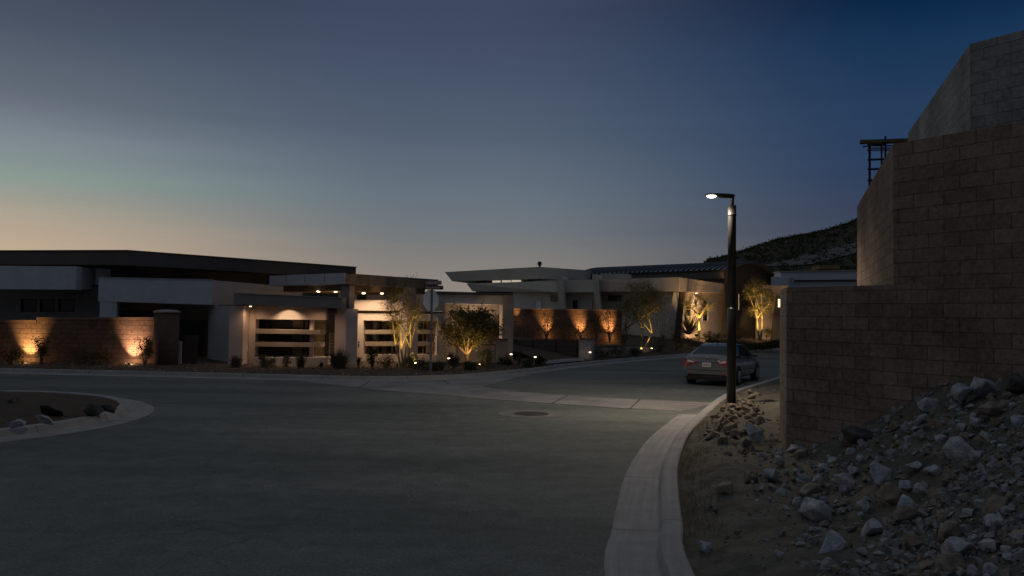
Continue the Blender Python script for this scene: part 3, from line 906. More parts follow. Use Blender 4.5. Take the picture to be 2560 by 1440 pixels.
# upper storey hat with raked end
a0, a1, a2 = at(1112, 680, 79), at(1348, 667, 71.5), at(1462, 675, 76)
b0, b1, b2 = at(1130, 703, 78.6), at(1346, 697, 71.7), at(1460, 701, 76)
bk = Vector((4, 12, 0))
m = MB()
top = [a0, a1, a2, a2 + bk, a0 + bk]; bot = [b0, b1, b2, b2 + bk, b0 + bk]
m.add(top + bot, [(0, 1, 2, 3, 4), (9, 8, 7, 6, 5)] + [(i, 5 + i, 5 + (i + 1) % 5, (i + 1) % 5) for i in range(5)])
m.build('upper_parapet', STUC_R, T)
m = MB(); m.wbox(1190, 78.6, 1346, 73.2, 702, 735, 695, 735, 3); m.wbox(1346.3, 73.2, 1455, 77, 695, 735, 699, 735, 3); m.build('upper_wall', STUC_D, T)
for a, b, y in ((1231, 1251, 701.6), (1255, 1277, 701), (1279.5, 1302, 700.2)):
    w = MB(); w.wbox(a, 76.5 - (a - 1231) * .035, b, 76.5 - (b - 1231) * .035, y, y + 5.3, depth=.05); w.build('clerestory_window', emis('clerestory_sky_glow', (1, .86, .70), .42), T)  # pane emission stands in for sky seen through the clerestory
p = at(1349, 665, 74)
m = MB(); m.lathe((p.x, p.y, p.z - .5), [(.10, 0), (.10, .55), (.19, .58), (.19, .85), (.10, .92), (.02, .93)], 12); m.build('roof_vent', FRAME, T)


# sloping fascia bands between fins
def band(name, pts_top, pts_bot, mt, back=Vector((1.5, 3.5, 0))):
    m = MB(); n = len(pts_top)
    tb = [p + back for p in pts_top]; bb = [p + back for p in pts_bot]
    vs = pts_top + pts_bot + tb + bb
    fs = []
    for i in range(n - 1):
        fs += [(i, n + i, n + i + 1, i + 1), (2 * n + i + 1, 3 * n + i + 1, 3 * n + i, 2 * n + i), (i, i + 1, 2 * n + i + 1, 2 * n + i), (n + i, 3 * n + i, 3 * n + i + 1, n + i + 1)]
    fs += [(0, 2 * n, 3 * n, n), (n - 1, 2 * n - 1, 4 * n - 1, 3 * n - 1)]
    m.add(vs, fs)
    return m.build(name, mt, T)


band('parapet', [at(1166, 708.5, 77), at(1395, 702, 69)], [at(1181, 728, 76.8), at(1397, 731, 68.8)], STUC_R)
band('parapet', [at(1405, 700.5, 68.8), at(1482, 699, 66.3)], [at(1410, 731, 68.6), at(1489, 730.5, 66.1)], STUC_R)
BANDL = mat('stucco_band_warm', (.58, .48, .40), .95, var=.1, scale=.8, bump=.3, bscale=40)
band('parapet', [at(1494, 698.5, 66), at(1697, 693, 59.5), at(1832, 713, 69)], [at(1499, 729, 65.8), at(1697, 728, 59.3), at(1828, 732.5, 68.8)], BANDL)
bx('parapet_cap', STUC_P, T, 1330, 71.2, 1394, 68.97, 702.6, 703.6, 700.6, 701.7, .5)
m = MB(); m.wbox(1282, 73.2, 1500, 67.0, 729, 850, depth=.4, zb=.5); m.wbox(1500.4, 66.98, 1690, 60.8, 728, 850, depth=.4, zb=.5)
m.build('front_wall', STUC_R, T)
m = MB(); m.wbox(1696, 61.0, 1830, 70.3, 727, 860, 731, 860, depth=.4, zb=.5); m.wbox(1895, 70.8, 1965, 71.5, 735, 860, depth=.4, zb=.5)
m.build('entry_wall', STUC_L, T)


def wn(name, a, b, y0, y1, D1, D2, mt, fmt, fw=1.6):
    w = MB(); w.wbox(a, D1, b, D2, y0, y1, depth=.06); o = w.build(name, mt, T)
    w = MB(); w.wbox(a - fw, D1 - .05, a - .05, D1 - .05, y0 - fw, y1 + fw, depth=.1); w.wbox(b + .05, D2 - .05, b + fw, D2 - .05, y0 - fw, y1 + fw, depth=.1)
    w.wbox(a, D1 - .06, b, D2 - .06, y0 - fw, y0 - .1, depth=.1); w.wbox(a, D1 - .06, b, D2 - .06, y1 + .1, y1 + fw, depth=.1)
    w.build('frame', fmt, o)
    return o


PALE = mat('pale_blind_window', (.85, .85, .87), .5)
wn('window', 1338.5, 1353, 753, 775, 71.45, 71.05, PALE, WFRAME, .8)
wn('window', 1377.5, 1396.5, 738.5, 752.5, 70.3, 69.8, mat('greenish_glass', (.02, .045, .035), .1), FRAME, .6)
wn('window', 1432, 1444, 750.5, 774, 68.75, 68.4, mat('window_reflecting_sky', (.05, .055, .06), .1), WFRAME, 1.0)
wn('window', 1480.5, 1488, 750.5, 774, 67.4, 67.2, GLASSD, WFRAME, 1.0)
wn('window', 1519, 1556, 737.5, 753, 66.2, 65.0, GLASSD, STUC_P, .8)
wn('window', 1714, 1727, 754, 790, 61.9, 62.9, GLASSD, WFRAME, .9)
wn('window', 1757, 1769, 755, 802, 64.9, 65.7, GLASSD, WFRAME, 1.4)


def fin(name, tl, tr, br, bl, D, th, mt):
    m = MB()
    f4 = [at(*bl, D), at(*br, D), at(*tr, D), at(*tl, D)]
    b4 = [p + Vector((.25 * th, th, 0)) for p in f4]
    m.add(f4 + b4, [(0, 1, 2, 3), (7, 6, 5, 4), (0, 4, 5, 1), (1, 5, 6, 2), (2, 6, 7, 3), (3, 7, 4, 0)])
    return m.build(name, mt, T)


fin('leaning_fin', (1390, 689.5), (1402.5, 689), (1413.5, 782), (1399, 782), 67.4, 3.2, STUC_R)
fin('leaning_fin', (1479.5, 686), (1493, 685.5), (1503.5, 782), (1491, 782), 65.0, 3.0, STUC_R)
fin('leaning_fin', (1684, 731), (1697, 731), (1683, 850), (1662, 850), 60.2, 1.2, STUC_G)
fin('leaning_fin', (1697.5, 731), (1712, 731), (1700, 850), (1683.5, 850), 60.8, .8, STUC_D)
fin('leaning_fin', (1815, 716), (1834, 716), (1834, 850), (1800, 850), 68, 2.0, STUC_D)
fin('leaning_fin', (1942, 741), (1960, 741), (1955, 850), (1928, 850), 70, 1.5, STUC_D)
bx('entry_soffit_band', STUC, T, 1880, 71.5, 1970, 70.5, 712, 741, 714, 741, 1.5)

# curved standing seam roof
V0, V1 = at(1885, 657, 70.5), at(1512, 672, 84)
ax = (V1 - V0); ax.z = 0; axn = ax.normalized()
pd = Vector((-axn.y, axn.x, 0))
if pd.x < 0: pd = -pd
pd = Vector((.6, .8, 0))
HW, RISE = 5.2, .85
NA = 16


def arc(c, k):
    u = -1 + 2 * k / NA
    return c + pd * (HW * u) + Vector((0, 0, RISE * (1 - u * u) - RISE))


m = MB()
vs = [arc(V0, k) for k in range(NA + 1)] + [arc(V1, k) for k in range(NA + 1)]
vs += [v - Vector((0, 0, .16)) for v in vs]
n1 = NA + 1
fs = [(k, k + 1, n1 + k + 1, n1 + k) for k in range(NA)] + [(2 * n1 + k + 1, 2 * n1 + k, 3 * n1 + k, 3 * n1 + k + 1) for k in range(NA)]
fs += [(k, 2 * n1 + k, 2 * n1 + k + 1, k + 1) for k in range(NA)] + [(n1 + k, n1 + k + 1, 3 * n1 + k + 1, 3 * n1 + k) for k in range(NA)] + [(0, n1, 3 * n1, 2 * n1), (NA, 2 * n1 + NA, 3 * n1 + NA, n1 + NA)]
m.add(vs, fs)
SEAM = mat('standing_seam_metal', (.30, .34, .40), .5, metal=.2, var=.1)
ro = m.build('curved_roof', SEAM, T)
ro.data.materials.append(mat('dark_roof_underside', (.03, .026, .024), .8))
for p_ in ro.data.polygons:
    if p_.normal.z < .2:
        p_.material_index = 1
m = MB()
ns = 32
for i in range(ns + 1):
    c = V0.lerp(V1, i / ns)
    m.tube([arc(c, k) + Vector((0, 0, .03)) for k in range(0, NA + 1, 2)], .12, 4, cap=False)
m.build('seams', mat('seam_rib_metal', (.04, .045, .055), .5), ro)
# eave fascia below the roof, dark gable end
m = MB()
e0, e1 = arc(V0, 0) + pd * .1, arc(V1, 0) + pd * .1
for z0, z1 in ((-.75, -.17),):
    q = [e0, e1, e1 + pd * .5, e0 + pd * .5]
    m.prism([(p.x, p.y) for p in q], [p.z + z0 for p in (e0, e1, e1, e0)], [p.z + z1 for p in (e0, e1, e1, e0)])
m.build('eave_fascia', FASCIA, T)
m = MB()
g = [arc(V0, k) + axn * .25 - Vector((0, 0, .17)) for k in range(0, NA + 1)]
low = [Vector((p.x, p.y, .5)) for p in (g[-1], g[0])]
fr_ = g + [Vector((g[-2].x, g[-2].y, .5)), Vector((g[1].x, g[1].y, .5))]
bk_ = [p + axn * .5 for p in fr_]
n = len(fr_)
m.add(fr_ + bk_, [tuple(range(n)), tuple(range(2 * n - 1, n - 1, -1))] + [(i, n + i, n + (i + 1) % n, (i + 1) % n) for i in range(n)])
m.build('gable_end', mat('dark_gable_stucco', (.028, .022, .018), .9, var=.2), T)
m = MB(); m.wbox(1500, 76.5, 1832, 69.5, 684, 700, 686, 730, 2.5); m.build('roof_wall', STUC_R, T)
p = at(1846, 741, 66)
m = MB(); m.wbox(1846.5, 66, 1847.6, 66, 735, 775, depth=.03); m.build('door_gap_light', emis('door_gap_glow', (1, .6, .3), .25), T)

# garden wall in front of it
bwall('garden_wall', 'long pinkish block garden wall behind the dark slatted gate, washed by orange lights', 'garden wall', [(1283, 53.5), (1420, 51.8), (1552, 50.5)], [774.5, 776, 779], .2, .25, BLOCK_P, PCAP)

# slatted driveway gate and posts
p = gr(1360, 903, .1)
t = thing('driveway_gate', 'wide dark gate of thin horizontal slats across the drive', 'gate', (p.x, 43, 0))
m = MB()
for k in range(17):
    y = 849 + k * 3.15
    m.wbox(1273, 43.2, 1446, 42.4, y, y + 2.0, y + .6, y + 2.6, .03)
m.build('slats', mat('dark_gate_slat', (.035, .022, .016), .55), t)
for x, D in ((1272, 43.22), (1287, 43.2), (1331, 43), (1388, 42.74), (1441, 42.5)):
    m = MB(); m.wbox(x, D - .06, x + 3, D - .06, 848, 905, depth=.05, zb=.25); m.build('post', DKMETAL, t)
p = gr(1462, 902, .1)
t = thing('gate_post', 'square pale stucco gate post with flat dark cap ending the slatted gate', 'gate post', (p.x, 42, 0))
m = MB(); m.wbox(1447.5, 42.0, 1478, 41.8, 848.3, 905, depth=.6, zb=.1); m.build('shaft', STUC_G, t)
m = MB(); m.wbox(1446.3, 41.93, 1479.2, 41.73, 846, 848.1, depth=.74); m.build('cap', STUC_D, t)
p = at(1560, 875, 46)
t = thing('low_wall', 'low stucco retaining wall with a dark cap behind the kerbside shrubs', 'wall', (p.x, p.y, 0))
m = MB(); m.wbox(1479, 43.6, 1556, 46.2, 869, 900, 866.5, 900, .3, zb=.1); m.wbox(1556.3, 46.2, 1660, 52.5, 866.5, 895, 869, 890, .3, zb=.1); m.build('wall_face', STUC, t)
m = MB(); m.wbox(1478.5, 43.55, 1556, 46.1, 866.3, 868.8, 863.8, 866.3, .4); m.build('cap', STUC_D, t)

# white house far behind
t = thing('house', 'white flat roofed house with one long dark window slot below the hill', 'house', (at(2040, 700, 105).x, 110, 0))
m = MB()
m.wbox(1951, 105, 2300, 107, 680, 745, 674, 745, 8, zb=0); m.wbox(1905, 103.4, 1962, 103.6, 691, 745, 693, 745, 4, zb=0); m.build('wall_block', STUC_W, t)
m = MB(); m.wbox(1949, 104.8, 2310, 106.8, 677.8, 679.8, 671.5, 673.8, 8.4); m.build('coping', mat('tan_coping', (.42, .36, .27), .8), t)
w = MB(); w.wbox(1985, 104.8, 2300, 106.6, 700, 705.5, 697, 703, .15); w.build('window', GLASSD, t)
w = MB(); w.wbox(1978, 104.75, 1985, 104.79, 694, 707, depth=.3); w.build('window_surround', STUC_G, t)
m = MB(); m.wbox(2048, 109, 2100, 109, 664, 673, 663, 673, 3); m.build('roof_box', mat('tan_roof_box', (.22, .16, .08), .9), t)

# ------------------------------------------------------------------ hill
m = MB()
ny, nx = 36, 90
ridge = [(-400, -20), (1500, 8), (1700, 10), (1760, 135), (1830, 152), (1950, 197), (2050, 224), (2130, 246), (2300, 320), (2500, 380), (2900, 460)]


def ridge_el(px):
    for (a, ea), (b, eb) in zip(ridge, ridge[1:]):
        if px <= b:
            return ea + (eb - ea) * (px - a) / (b - a)
    return ridge[-1][1]


vs, fs = [], []
for j in range(ny + 1):
    for i in range(nx + 1):
        px = 1640 + 1300 * i / nx
        D = 170 + 190 * j / ny
        x = (px - 1280) / F * D
        f = j / ny
        zr = ridge_el(px) / F * 330 + 2.4
        s = min(1, f / 0.84)
        z = zr * (s * s * (3 - 2 * s)) * (1 if f <= .84 else 1 - (f - .84) * 1.5)
        z += noise.noise((x * .03, D * .03, 0)) * 3.0 * min(1, f * 3) + noise.noise((x * .15, D * .15, 5)) * .8 * min(1, f * 3)
        vs.append((x, D, max(z, -1) - .5 if f < .02 else z))
for j in range(ny):
    for i in range(nx):
        a = j * (nx + 1) + i
        fs.append((a, a + 1, a + nx + 2, a + nx + 1))
m.add(vs, fs, smooth=True)
HILLM = mat('desert_hillside', (.045, .04, .03), 1.0, col2=(.10, .09, .07), scale=.05, bump=1.0, bscale=.8, spec=.05)
hill = struct(m.build('hill', HILLM))
HV = [Vector(v) for v in vs]
# graded pale scar on the hill
m = MB()
vs2, fs2 = [], []
for i in range(31):
    px = 1915 + 420 * i / 30
    for k, dy in enumerate((0, 14, 26)):
        yv = 664 - (px - 1915) * .25 + dy * min(1, (px - 1900) / 120)
        vs2.append(at(px, yv, 262 - k * 6))
    pass
for i in range(30):
    for k in range(2):
        a = i * 3 + k
        fs2.append((a, a + 1, a + 4, a + 3))
from mathutils.bvhtree import BVHTree
bvh = BVHTree.FromPolygons([tuple(v) for v in HV], fs)
vv = []
for v in vs2:
    d = (v - EYE).normalized()
    h = bvh.ray_cast(EYE, d, 900)
    q = h[0] if h[0] else v
    vv.append(q + Vector((0, -.3, .25)))
m.add(vv, fs2, smooth=True)
struct(m.build('hill_track', mat('graded_pale_soil', (.13, .13, .13), 1.0, var=.3, scale=.25)))

# ------------------------------------------------------------------ retaining walls of split face block
wd = Vector((0.574, -0.82, 0)).normalized()
c1 = at(1966, 1000, 13.5); c1.z = 0


def rounded(P, i, r, n=6):
    """replace plan corner i of polyline P by an arc-like bend"""
    a, b, c = P[i - 1], P[i], P[i + 1]
    p, q = b + (a - b).normalized() * r, b + (c - b).normalized() * r
    mid = [(p * (1 - t) ** 2 + b * 2 * t * (1 - t) + q * t * t) for t in [k / n for k in range(n + 1)]]
    return P[:i] + mid + P[i + 1:]


e1 = at(1948, 1000, 15.0); e1.z = 0
pl = [e1 + Vector((2.2, 3.0, 0)), e1 + Vector((.15, .35, 0)), e1, c1, c1 + wd * 11]
pl = rounded(pl, 3, .10, 5); pl = rounded(pl, 2, .3, 4)
z1 = at(1966, 718.5, 13.5).z
t = thing('retaining_wall', 'lower brown split face block retaining wall rising straight from the rubble slope', 'retaining wall', c1)
m = MB(); m.wall(pl, -0.3, z1, 0.3); m.build('wall_face', BLOCK_R, t)
m = MB()
# soil behind the lower wall
soil = [c1 + Vector((.32, -.02, 0)), c1 + wd * 11 + Vector((.3, .2, 0)), c1 + wd * 11 + Vector((9, 6, 0)), e1 + Vector((12, 9, 0)), e1 + Vector((2.4, 2.7, 0)), e1 + Vector((.32, .1, 0))]
m.prism([(p.x, p.y) for p in soil], -.3, z1 - .12); struct(m.build('terrace_ground', DIRT))

c2 = at(2234, 700, 12.12); c2.z = 0
s2 = at(2132, 600, 20.2); s2.z = 0
z2 = at(2234, 360, 12.12).z
pl = [s2 + Vector((6, 4.0, 0)), s2, c2, c2 + wd * 9.5]
pl = rounded(pl, 1, 1.6, 8)
t = thing('retaining_wall', 'upper brown block retaining wall with a long side face running back under the scaffold', 'retaining wall', c2)
m = MB(); m.wall(pl, z1 - .15, z2, 0.3); m.build('wall_face', BLOCK_R, t)
m = MB()
soil = [c2 + Vector((.32, 0, 0)), c2 + wd * 9.5 + Vector((.3, .2, 0)), c2 + wd * 9 + Vector((10, 6, 0)), s2 + Vector((14, 9, 0)), s2 + Vector((6, 3.7, 0)), s2 + Vector((1.4, .6, 0)), s2 + Vector((.55, -1.1, 0))]
m.prism([(p.x, p.y) for p in soil], z1 - .14, z2 - .12); struct(m.build('terrace_ground', DIRT))

c3 = at(2426, 300, 14.5); c3.z = 0
s3 = at(2270, 300, 21.5); s3.z = 0
z3 = at(2426, 110, 14.5).z
pl = [s3 + Vector((6, 2, 0)), s3, c3, c3 + wd * 8]
t = thing('retaining_wall', 'topmost grey block wall high above the two brown retaining walls', 'retaining wall', c3)
m = MB(); m.wall(pl, z2 - .15, z3, 0.25); m.build('wall_face', BLOCK_G, t)
m = MB()
soil = [c3 + Vector((.27, 0, 0)), c3 + wd * 8 + Vector((.25, .1, 0)), c3 + wd * 8 + Vector((9, 8, 0)), s3 + Vector((9, 5, 0)), s3 + Vector((5.9, 1.7, 0)), s3 + Vector((.35, -.1, 0))]
m.prism([(p.x, p.y) for p in soil], z2 - .13, z3 - .15); struct(m.build('terrace_ground', DIRT))

# scaffold behind the walls
sb = at(2172, 400, 24)
t = thing('scaffold', 'thin steel scaffold frame with a wooden plank on top behind the upper wall', 'scaffold', (sb.x, sb.y, z2 - .12))
pole = lambda a, b, r: (lambda mm: (mm.tube([a, b], r, 6), mm.build('pole', REBAR, t)))(MB())
for x, yt, D in ((2174, 357, 24), (2204, 353, 24.5), (2213.5, 340, 23.6), (2249, 352, 24)):
    a = at(x, yt, D); pole(Vector((a.x, a.y, 2.6)), a, .028 if x != 2174 else .035)
for xa, ya, xb, yb in ((2169, 361, 2290, 354), (2168, 364.5, 2290, 364), (2170, 370.5, 2262, 370), (2168, 375.5, 2262, 375), (2170, 399.5, 2240, 397), (2170, 423, 2240, 422), (2158, 366.5, 2215, 360), (2170, 451, 2230, 450)):
    pole(at(xa, ya, 24), at(xb, yb, 24.2), .02 if ya < 380 else .032)
m = MB(); m.wbox(2150, 23.8, 2300, 23.2, 349.5, 357, 344.5, 352.5, .24); m.build('plank', WOODPL, t)

# ------------------------------------------------------------------ rubble slope between kerb and wall
KX = [(p.y, p.x) for p in KR]


def kerb_x(y):
    for (ya, xa), (yb, xb) in zip(KX, KX[1:]):
        if y <= yb:
            return xa + (xb - xa) * (y - ya) / max(1e-6, yb - ya)
    return KX[-1][1]


def sstep(a, b, v):
    t = max(0, min(1, (v - a) / (b - a)))
    return t * t * (3 - 2 * t)


def slope_z(x, y, rough=True):
    t = x - kerb_x(y)
    near = sstep(3.0, 7.0, y)
    far = 1 - sstep(12.6, 14.4, y)
    z = .13 - .11 * sstep(5, 8, y) * (1 - sstep(14.5, 18, y)) + .05 * min(t, 2) + (1.45 * sstep(1.7, 4.5, t) + .05 * max(0, t - 4.5)) * far * (0.35 + .65 * near)
    z += .10 * sstep(.15, .8, t) * far
    z += .12 * sstep(13.6, 15, y) * sstep(.2, .9, t) * (1 - sstep(19, 24, y))
    if rough:
        k = sstep(.02, .5, t)
        z += k * (.09 * noise.noise((x * 1.1, y * 1.1, 2)) + .06 * noise.noise((x * 2.7, y * 2.7, 4)) + .035 * noise.noise((x * 7, y * 7, 6)))
    return z


m = MB()
ys = [-4 + .16 * k for k in range(0, 118)] + [14.9 + .4 * k for k in range(0, 50)]
nt_ = 64
vs, fs = [], []
for y in ys:
    kx = kerb_x(y) + .015
    W_ = 7.5 if y < 14.5 else 3.4
    for k in range(nt_ + 1):
        x = kx + W_ * (k / nt_) ** 1.15
        vs.append((x, y, slope_z(x, y)))
for j in range(len(ys) - 1):
    for k in range(nt_):
        a = j * (nt_ + 1) + k
        fs.append((a, a + 1, a + nt_ + 2, a + nt_ + 1))
m.add(vs, fs, smooth=True)
struct(m.build('rubble_slope', DIRT, fix=False))


# rocks: angular hulls
def rock_mesh(seed, flat=1.0):
    rr_ = random.Random(seed)
    bm = bmesh.new()
    for k in range(rr_.randint(11, 17)):
        d = Vector((rr_.gauss(0, 1), rr_.gauss(0, 1), rr_.gauss(0, 1))).normalized() * rr_.uniform(.75, 1.0)
        bm.verts.new((d.x * .5, d.y * rr_.uniform(.34, .45), d.z * .36 * flat))
    bmesh.ops.convex_hull(bm, input=bm.verts)
    for v in [v for v in bm.verts if not v.link_faces]:
        bm.verts.remove(v)
    bmesh.ops.bevel(bm, geom=bm.edges[:], offset=.018, segments=1, affect='EDGES')
    bmesh.ops.triangulate(bm, faces=[f for f in bm.faces if len(f.verts) > 4])
    bmesh.ops.subdivide_edges(bm, edges=[e for e in bm.edges if e.calc_length() > .22], cuts=2, use_grid_fill=True)
    for v in bm.verts:
        n = noise.noise(v.co * 5 + Vector((seed, 0, 0)))
        v.co += v.co.normalized() * n * .035
    bmesh.ops.recalc_face_normals(bm, faces=bm.faces)
    me = bpy.data.meshes.new('rock'); bm.to_mesh(me); bm.free()
    return me


RM = [rock_mesh(k, rnd.choice((1, 1, .7))) for k in range(10)]
RMATS = [ROCK, ROCK, ROCK, ROCKB, ROCKB]
RMESH = []
for me in RM:
    row = []
    for mt in (ROCK, ROCKB, ROCKD):
        c = me.copy(); c.materials.append(mt); row.append(c)
    RMESH.append(row)


def rock(p, size, label, group=None, kind=None, variant=None, rot=None, stretch=(1, 1, 1)):
    v = rnd.randrange(10) if variant is None else variant
    k = rnd.choice((0, 0, 0, 1, 1)) if kind is None else kind
    o = bpy.data.objects.new('rock', RMESH[v][k]); COL.objects.link(o)
    o.location = p
    o.rotation_euler = rot or (rnd.uniform(-.5, .5), rnd.uniform(-.5, .5), rnd.uniform(0, 6.28))
    o.scale = (size * stretch[0], size * stretch[1], size * stretch[2])
    tag(o, label, 'rock', group)
    return o


def on_slope(px, py):
    """where the sight line through a photo point meets the rubble slope"""
    d = (at(px, py, 1) - EYE)
    s = 3.0
    while s < 60:
        q = EYE + d * s
        if q.z <= slope_z(q.x, q.y, False):
            return q
        s += .03
    return gr(px, py)


def rk(px, py, wpx, label, kind=0, variant=None, rot=None, stretch=(1, 1, 1), sink=.12):
    q = on_slope(px, py)
    s = 1.22 * wpx / F * q.y
    return rock((q.x, q.y, q.z + s * (.30 - sink)), s, label, 'rocks of the rubble slope', kind, variant, rot, stretch)


rk(1895, 1112, 66, 'large pale slab of rock standing tilted against the corner of the lower block wall', 0, 1, (.9, .2, .3), (1, 1, 1.1), -.05)
rk(1985, 1138, 66, 'flat pale rock lying at the foot of the block wall corner', 0, 2, (0, .1, .4), (1.1, .7, .45))
rk(1935, 1205, 62, 'rounded pale grey boulder in the open dirt below the wall corner', 0, 3)
rk(1800, 1070, 60, 'long light tan stone leaning towards the kerb below the lamp post', 1, 4, (.1, -.55, 1.0), (1.3, .5, .5))
rk(1788, 1092, 36, 'small light tan stone under the long leaning one near the kerb', 1, 5, None, (1.2, .6, .6))
rk(2035, 1295, 90, 'big flat faced light grey rock lying alone low on the dirt slope', 0, 6, (.5, -.15, 2.2), (1.1, .9, .8))
rk(2195, 1215, 110, 'broad grey slab in the middle of the rubble pile', 0, 7, (.45, .1, .5), (1.1, .8, .7))
rk(2110, 1220, 62, 'blunt grey rock beside the broad slab in the pile', 0, 8)
rk(2010, 1205, 42, 'upright wedge shaped grey rock in the pile', 0, 9, (1.3, .2, .2), (1, .6, .7))
rk(2225, 1255, 75, 'tan angular block of rock below the broad slab', 1, 0, None, (1, .9, 1))
rk(2265, 1225, 50, 'round grey stone touching the broad slab', 0, 3, None, (.9, 1, 1.1))
rk(2410, 1010, 95, 'large jagged grey rock high on the pile against the wall', 0, 4, (.5, .2, .8), (1.1, .8, .9))
rk(2460, 985, 80, 'grey rock behind the large jagged one at the top of the pile', 0, 5)
rk(2535, 980, 80, 'dark rock at the very top of the rubble pile', 2, 6)
rk(2480, 1040, 75, 'brown boulder just below the top of the pile', 1, 7)
rk(2300, 1060, 45, 'pale elongated rock on the crest of the pile by the wall', 0, 8, (.2, -.6, .4), (1.2, .6, .5))
rk(2262, 1082, 32, 'small pointed pale rock on the crest of the pile', 0, 9, (1.1, .3, .2))
rk(2150, 1112, 85, 'dark shaded boulder sitting against the lower block wall', 2, 0, None, (1.1, .8, .8))
rk(2295, 1180, 55, 'light grey rock on the slope above the broad slab', 0, 1)
rk(2420, 1170, 40, 'pinkish grey rock in the dark upper slope', 1, 2)
rk(1893, 1257, 20, 'small white stone alone in the bare dirt near the kerb', 0, 3)
rk(2455, 1275, 45, 'grey rock half sunk in the dark lower slope', 0, 4)
used = []
n_r = 0
tries = 0
rr2 = random.Random(11)
while n_r < 258 and tries < 30000:
    tries += 1
    px, py = (rr2.uniform(1740, 2560), rr2.uniform(960, 1440)) if n_r < 196 else (rr2.uniform(1760, 1950), rr2.uniform(962, 1090))
    q = on_slope(px, py)
    t_ = q.x - kerb_x(q.y)
    if q.y > 28 or t_ < .25:
        continue
    # behind the wall?
    rel = Vector((q.x, q.y, 0)) - c1
    perp = rel.x * .82 + rel.y * .574
    if q.y < 13.6 and perp > -.05:
        continue
    if q.y >= 13.6 and q.x > e1.x + (q.y - e1.y) * .3 - .3:
        continue
    dens = .12 + .88 * sstep(1.0, 2.0, t_) if q.y < 13 else 1.0
    if py > 1290 and px < 2250: dens *= .35
    if rr2.random() > dens:
        continue
    s = min(.48, .11 + rr2.expovariate(1 / .10)) if q.y < 13.5 else rr2.uniform(.12, .36)
    if any((q - u).length < (s + w) * .36 for u, w in used):
        continue
    used.append((q, s))
    lab = 'angular loose rock among many alike in the rubble below the block wall' if q.y < 13.5 else 'small tan rock among many alike beside the lamp post foot'
    rock((q.x, q.y, q.z + s * rr2.uniform(.05, .2)), s, lab, 'rocks of the rubble slope' if q.y < 13.5 else 'rocks by the lamp post', 0 if (q.y < 13.5 and rr2.random() < .62) else 1)
    n_r += 1

# gravel-size rubble: nobody could count it
m = MB(); m2_ = MB()
base = []
for k in range(8):
    rq = random.Random(40 + k); b_ = bmesh.new()
    for q_ in range(9):
        d = Vector((rq.gauss(0, 1), rq.gauss(0, 1), rq.gauss(0, 1))).normalized() * rq.uniform(.8, 1)
        b_.verts.new((d.x * .5, d.y * .42, d.z * .36))
    bmesh.ops.convex_hull(b_, input=b_.verts)
    b_.verts.ensure_lookup_table(); b_.verts.index_update()
    base.append(([v.co.copy() for v in b_.verts], [[v.index for v in f.verts] for f in b_.faces])); b_.free()
rr3 = random.Random(5)
cnt = 0
tries = 0
while cnt < 4800 and tries < 60000:
    tries += 1
    px, py = rr3.uniform(1690, 2600), rr3.uniform(940, 1470)
    q = on_slope(px, py)
    t_ = q.x - kerb_x(q.y)
    if q.y > 30 or t_ < .06:
        continue
    dens = .10 + .9 * sstep(.7, 1.9, t_) if q.y < 13.5 else .8
    dens *= .35 + .65 * sstep(-.25, .15, noise.noise((q.x * 1.2, q.y * 1.2, 9)))
    if rr3.random() > dens:
        continue
    big = rr3.random() < .22 and t_ > 1.0
    s = rr3.uniform(.07, .17) if big else min(.10, .018 + rr3.expovariate(1 / .022))
    vs_, fs_ = base[rr3.randrange(8)]
    rm_ = Matrix.Rotation(rr3.uniform(0, 6.28), 3, Vector((rr3.gauss(0, 1), rr3.gauss(0, 1), rr3.gauss(0, 1))).normalized())
    c_ = Vector((q.x, q.y, slope_z(q.x, q.y) + s * .10))
    (m if rr3.random() < .74 else m2_).add([c_ + rm_ @ v * s for v in vs_], fs_)
    cnt += 1
o = m.build('rubble', mat('small_grey_rubble', (0.12, 0.125, 0.13), 0.95, col2=(0.31, 0.315, 0.33), scale=6, bump=.5, spec=.1), fix=False); o['kind'] = 'stuff'
o = m2_.build('rubble', ROCKB, fix=False); o['kind'] = 'stuff'

# dry grass tufts along the kerb back
m = MB()
for k in range(900):
    y = rr3.uniform(8.5, 17.5)
    x = kerb_x(y) + .05 + abs(rr3.gauss(0, .22))
    if noise.noise((x * .9, y * .9, 1)) < -.05:
        continue
    z = slope_z(x, y); h = rr3.uniform(.05, .2); an = rr3.uniform(0, 6.28); ln = rr3.uniform(.02, .14)
    d = Vector((math.cos(an), math.sin(an), 0)); w = Vector((-d.y, d.x, 0)) * .004
    b = Vector((x, y, z - .01))
    m.add([b - w, b + w, b + d * ln + Vector((0, 0, h))], [(0, 1, 2)])
o = m.build('dry_grass', leaf_mat('dry_grass_blades', (.14, .11, .06), (.24, .19, .11)), fix=False); o['kind'] = 'stuff'

# rocks on the terraces and the island
for px, py, D, s, lab in ((2348, 333, 13.4, .28, 'dark lump of rock on top of the upper brown retaining wall'), (2462, 300, 12.8, .20, 'small pale stone on the wall top below the grey block wall'), (2482, 297, 12.9, .22, 'pale stone next to the smaller one below the grey block wall')):
    p = at(px, py, D); rock((p.x, p.y, z2 - .12 + s * .2), s, lab, None, 0)
for px, py, s, k, lab in ((130, 1026, .7, 2, 'wide dark flat boulder in the middle of the planted road island'), (235, 1022, .55, 2, 'rounded dark boulder near the tip of the road island'), (272, 1020, .45, 2, 'dark boulder closest to the kerb tip of the road island'),
                          (112, 1048, .42, 0, 'small grey rock at the front of the road island'), (45, 1058, .4, 0, 'pale low rock at the front edge of the road island'), (30, 1008, .6, 2, 'dark rock at the back of the road island')):
    q = gr(px, py, .3); rock((q.x, q.y, .28), s, lab, 'boulders on the road island', k)

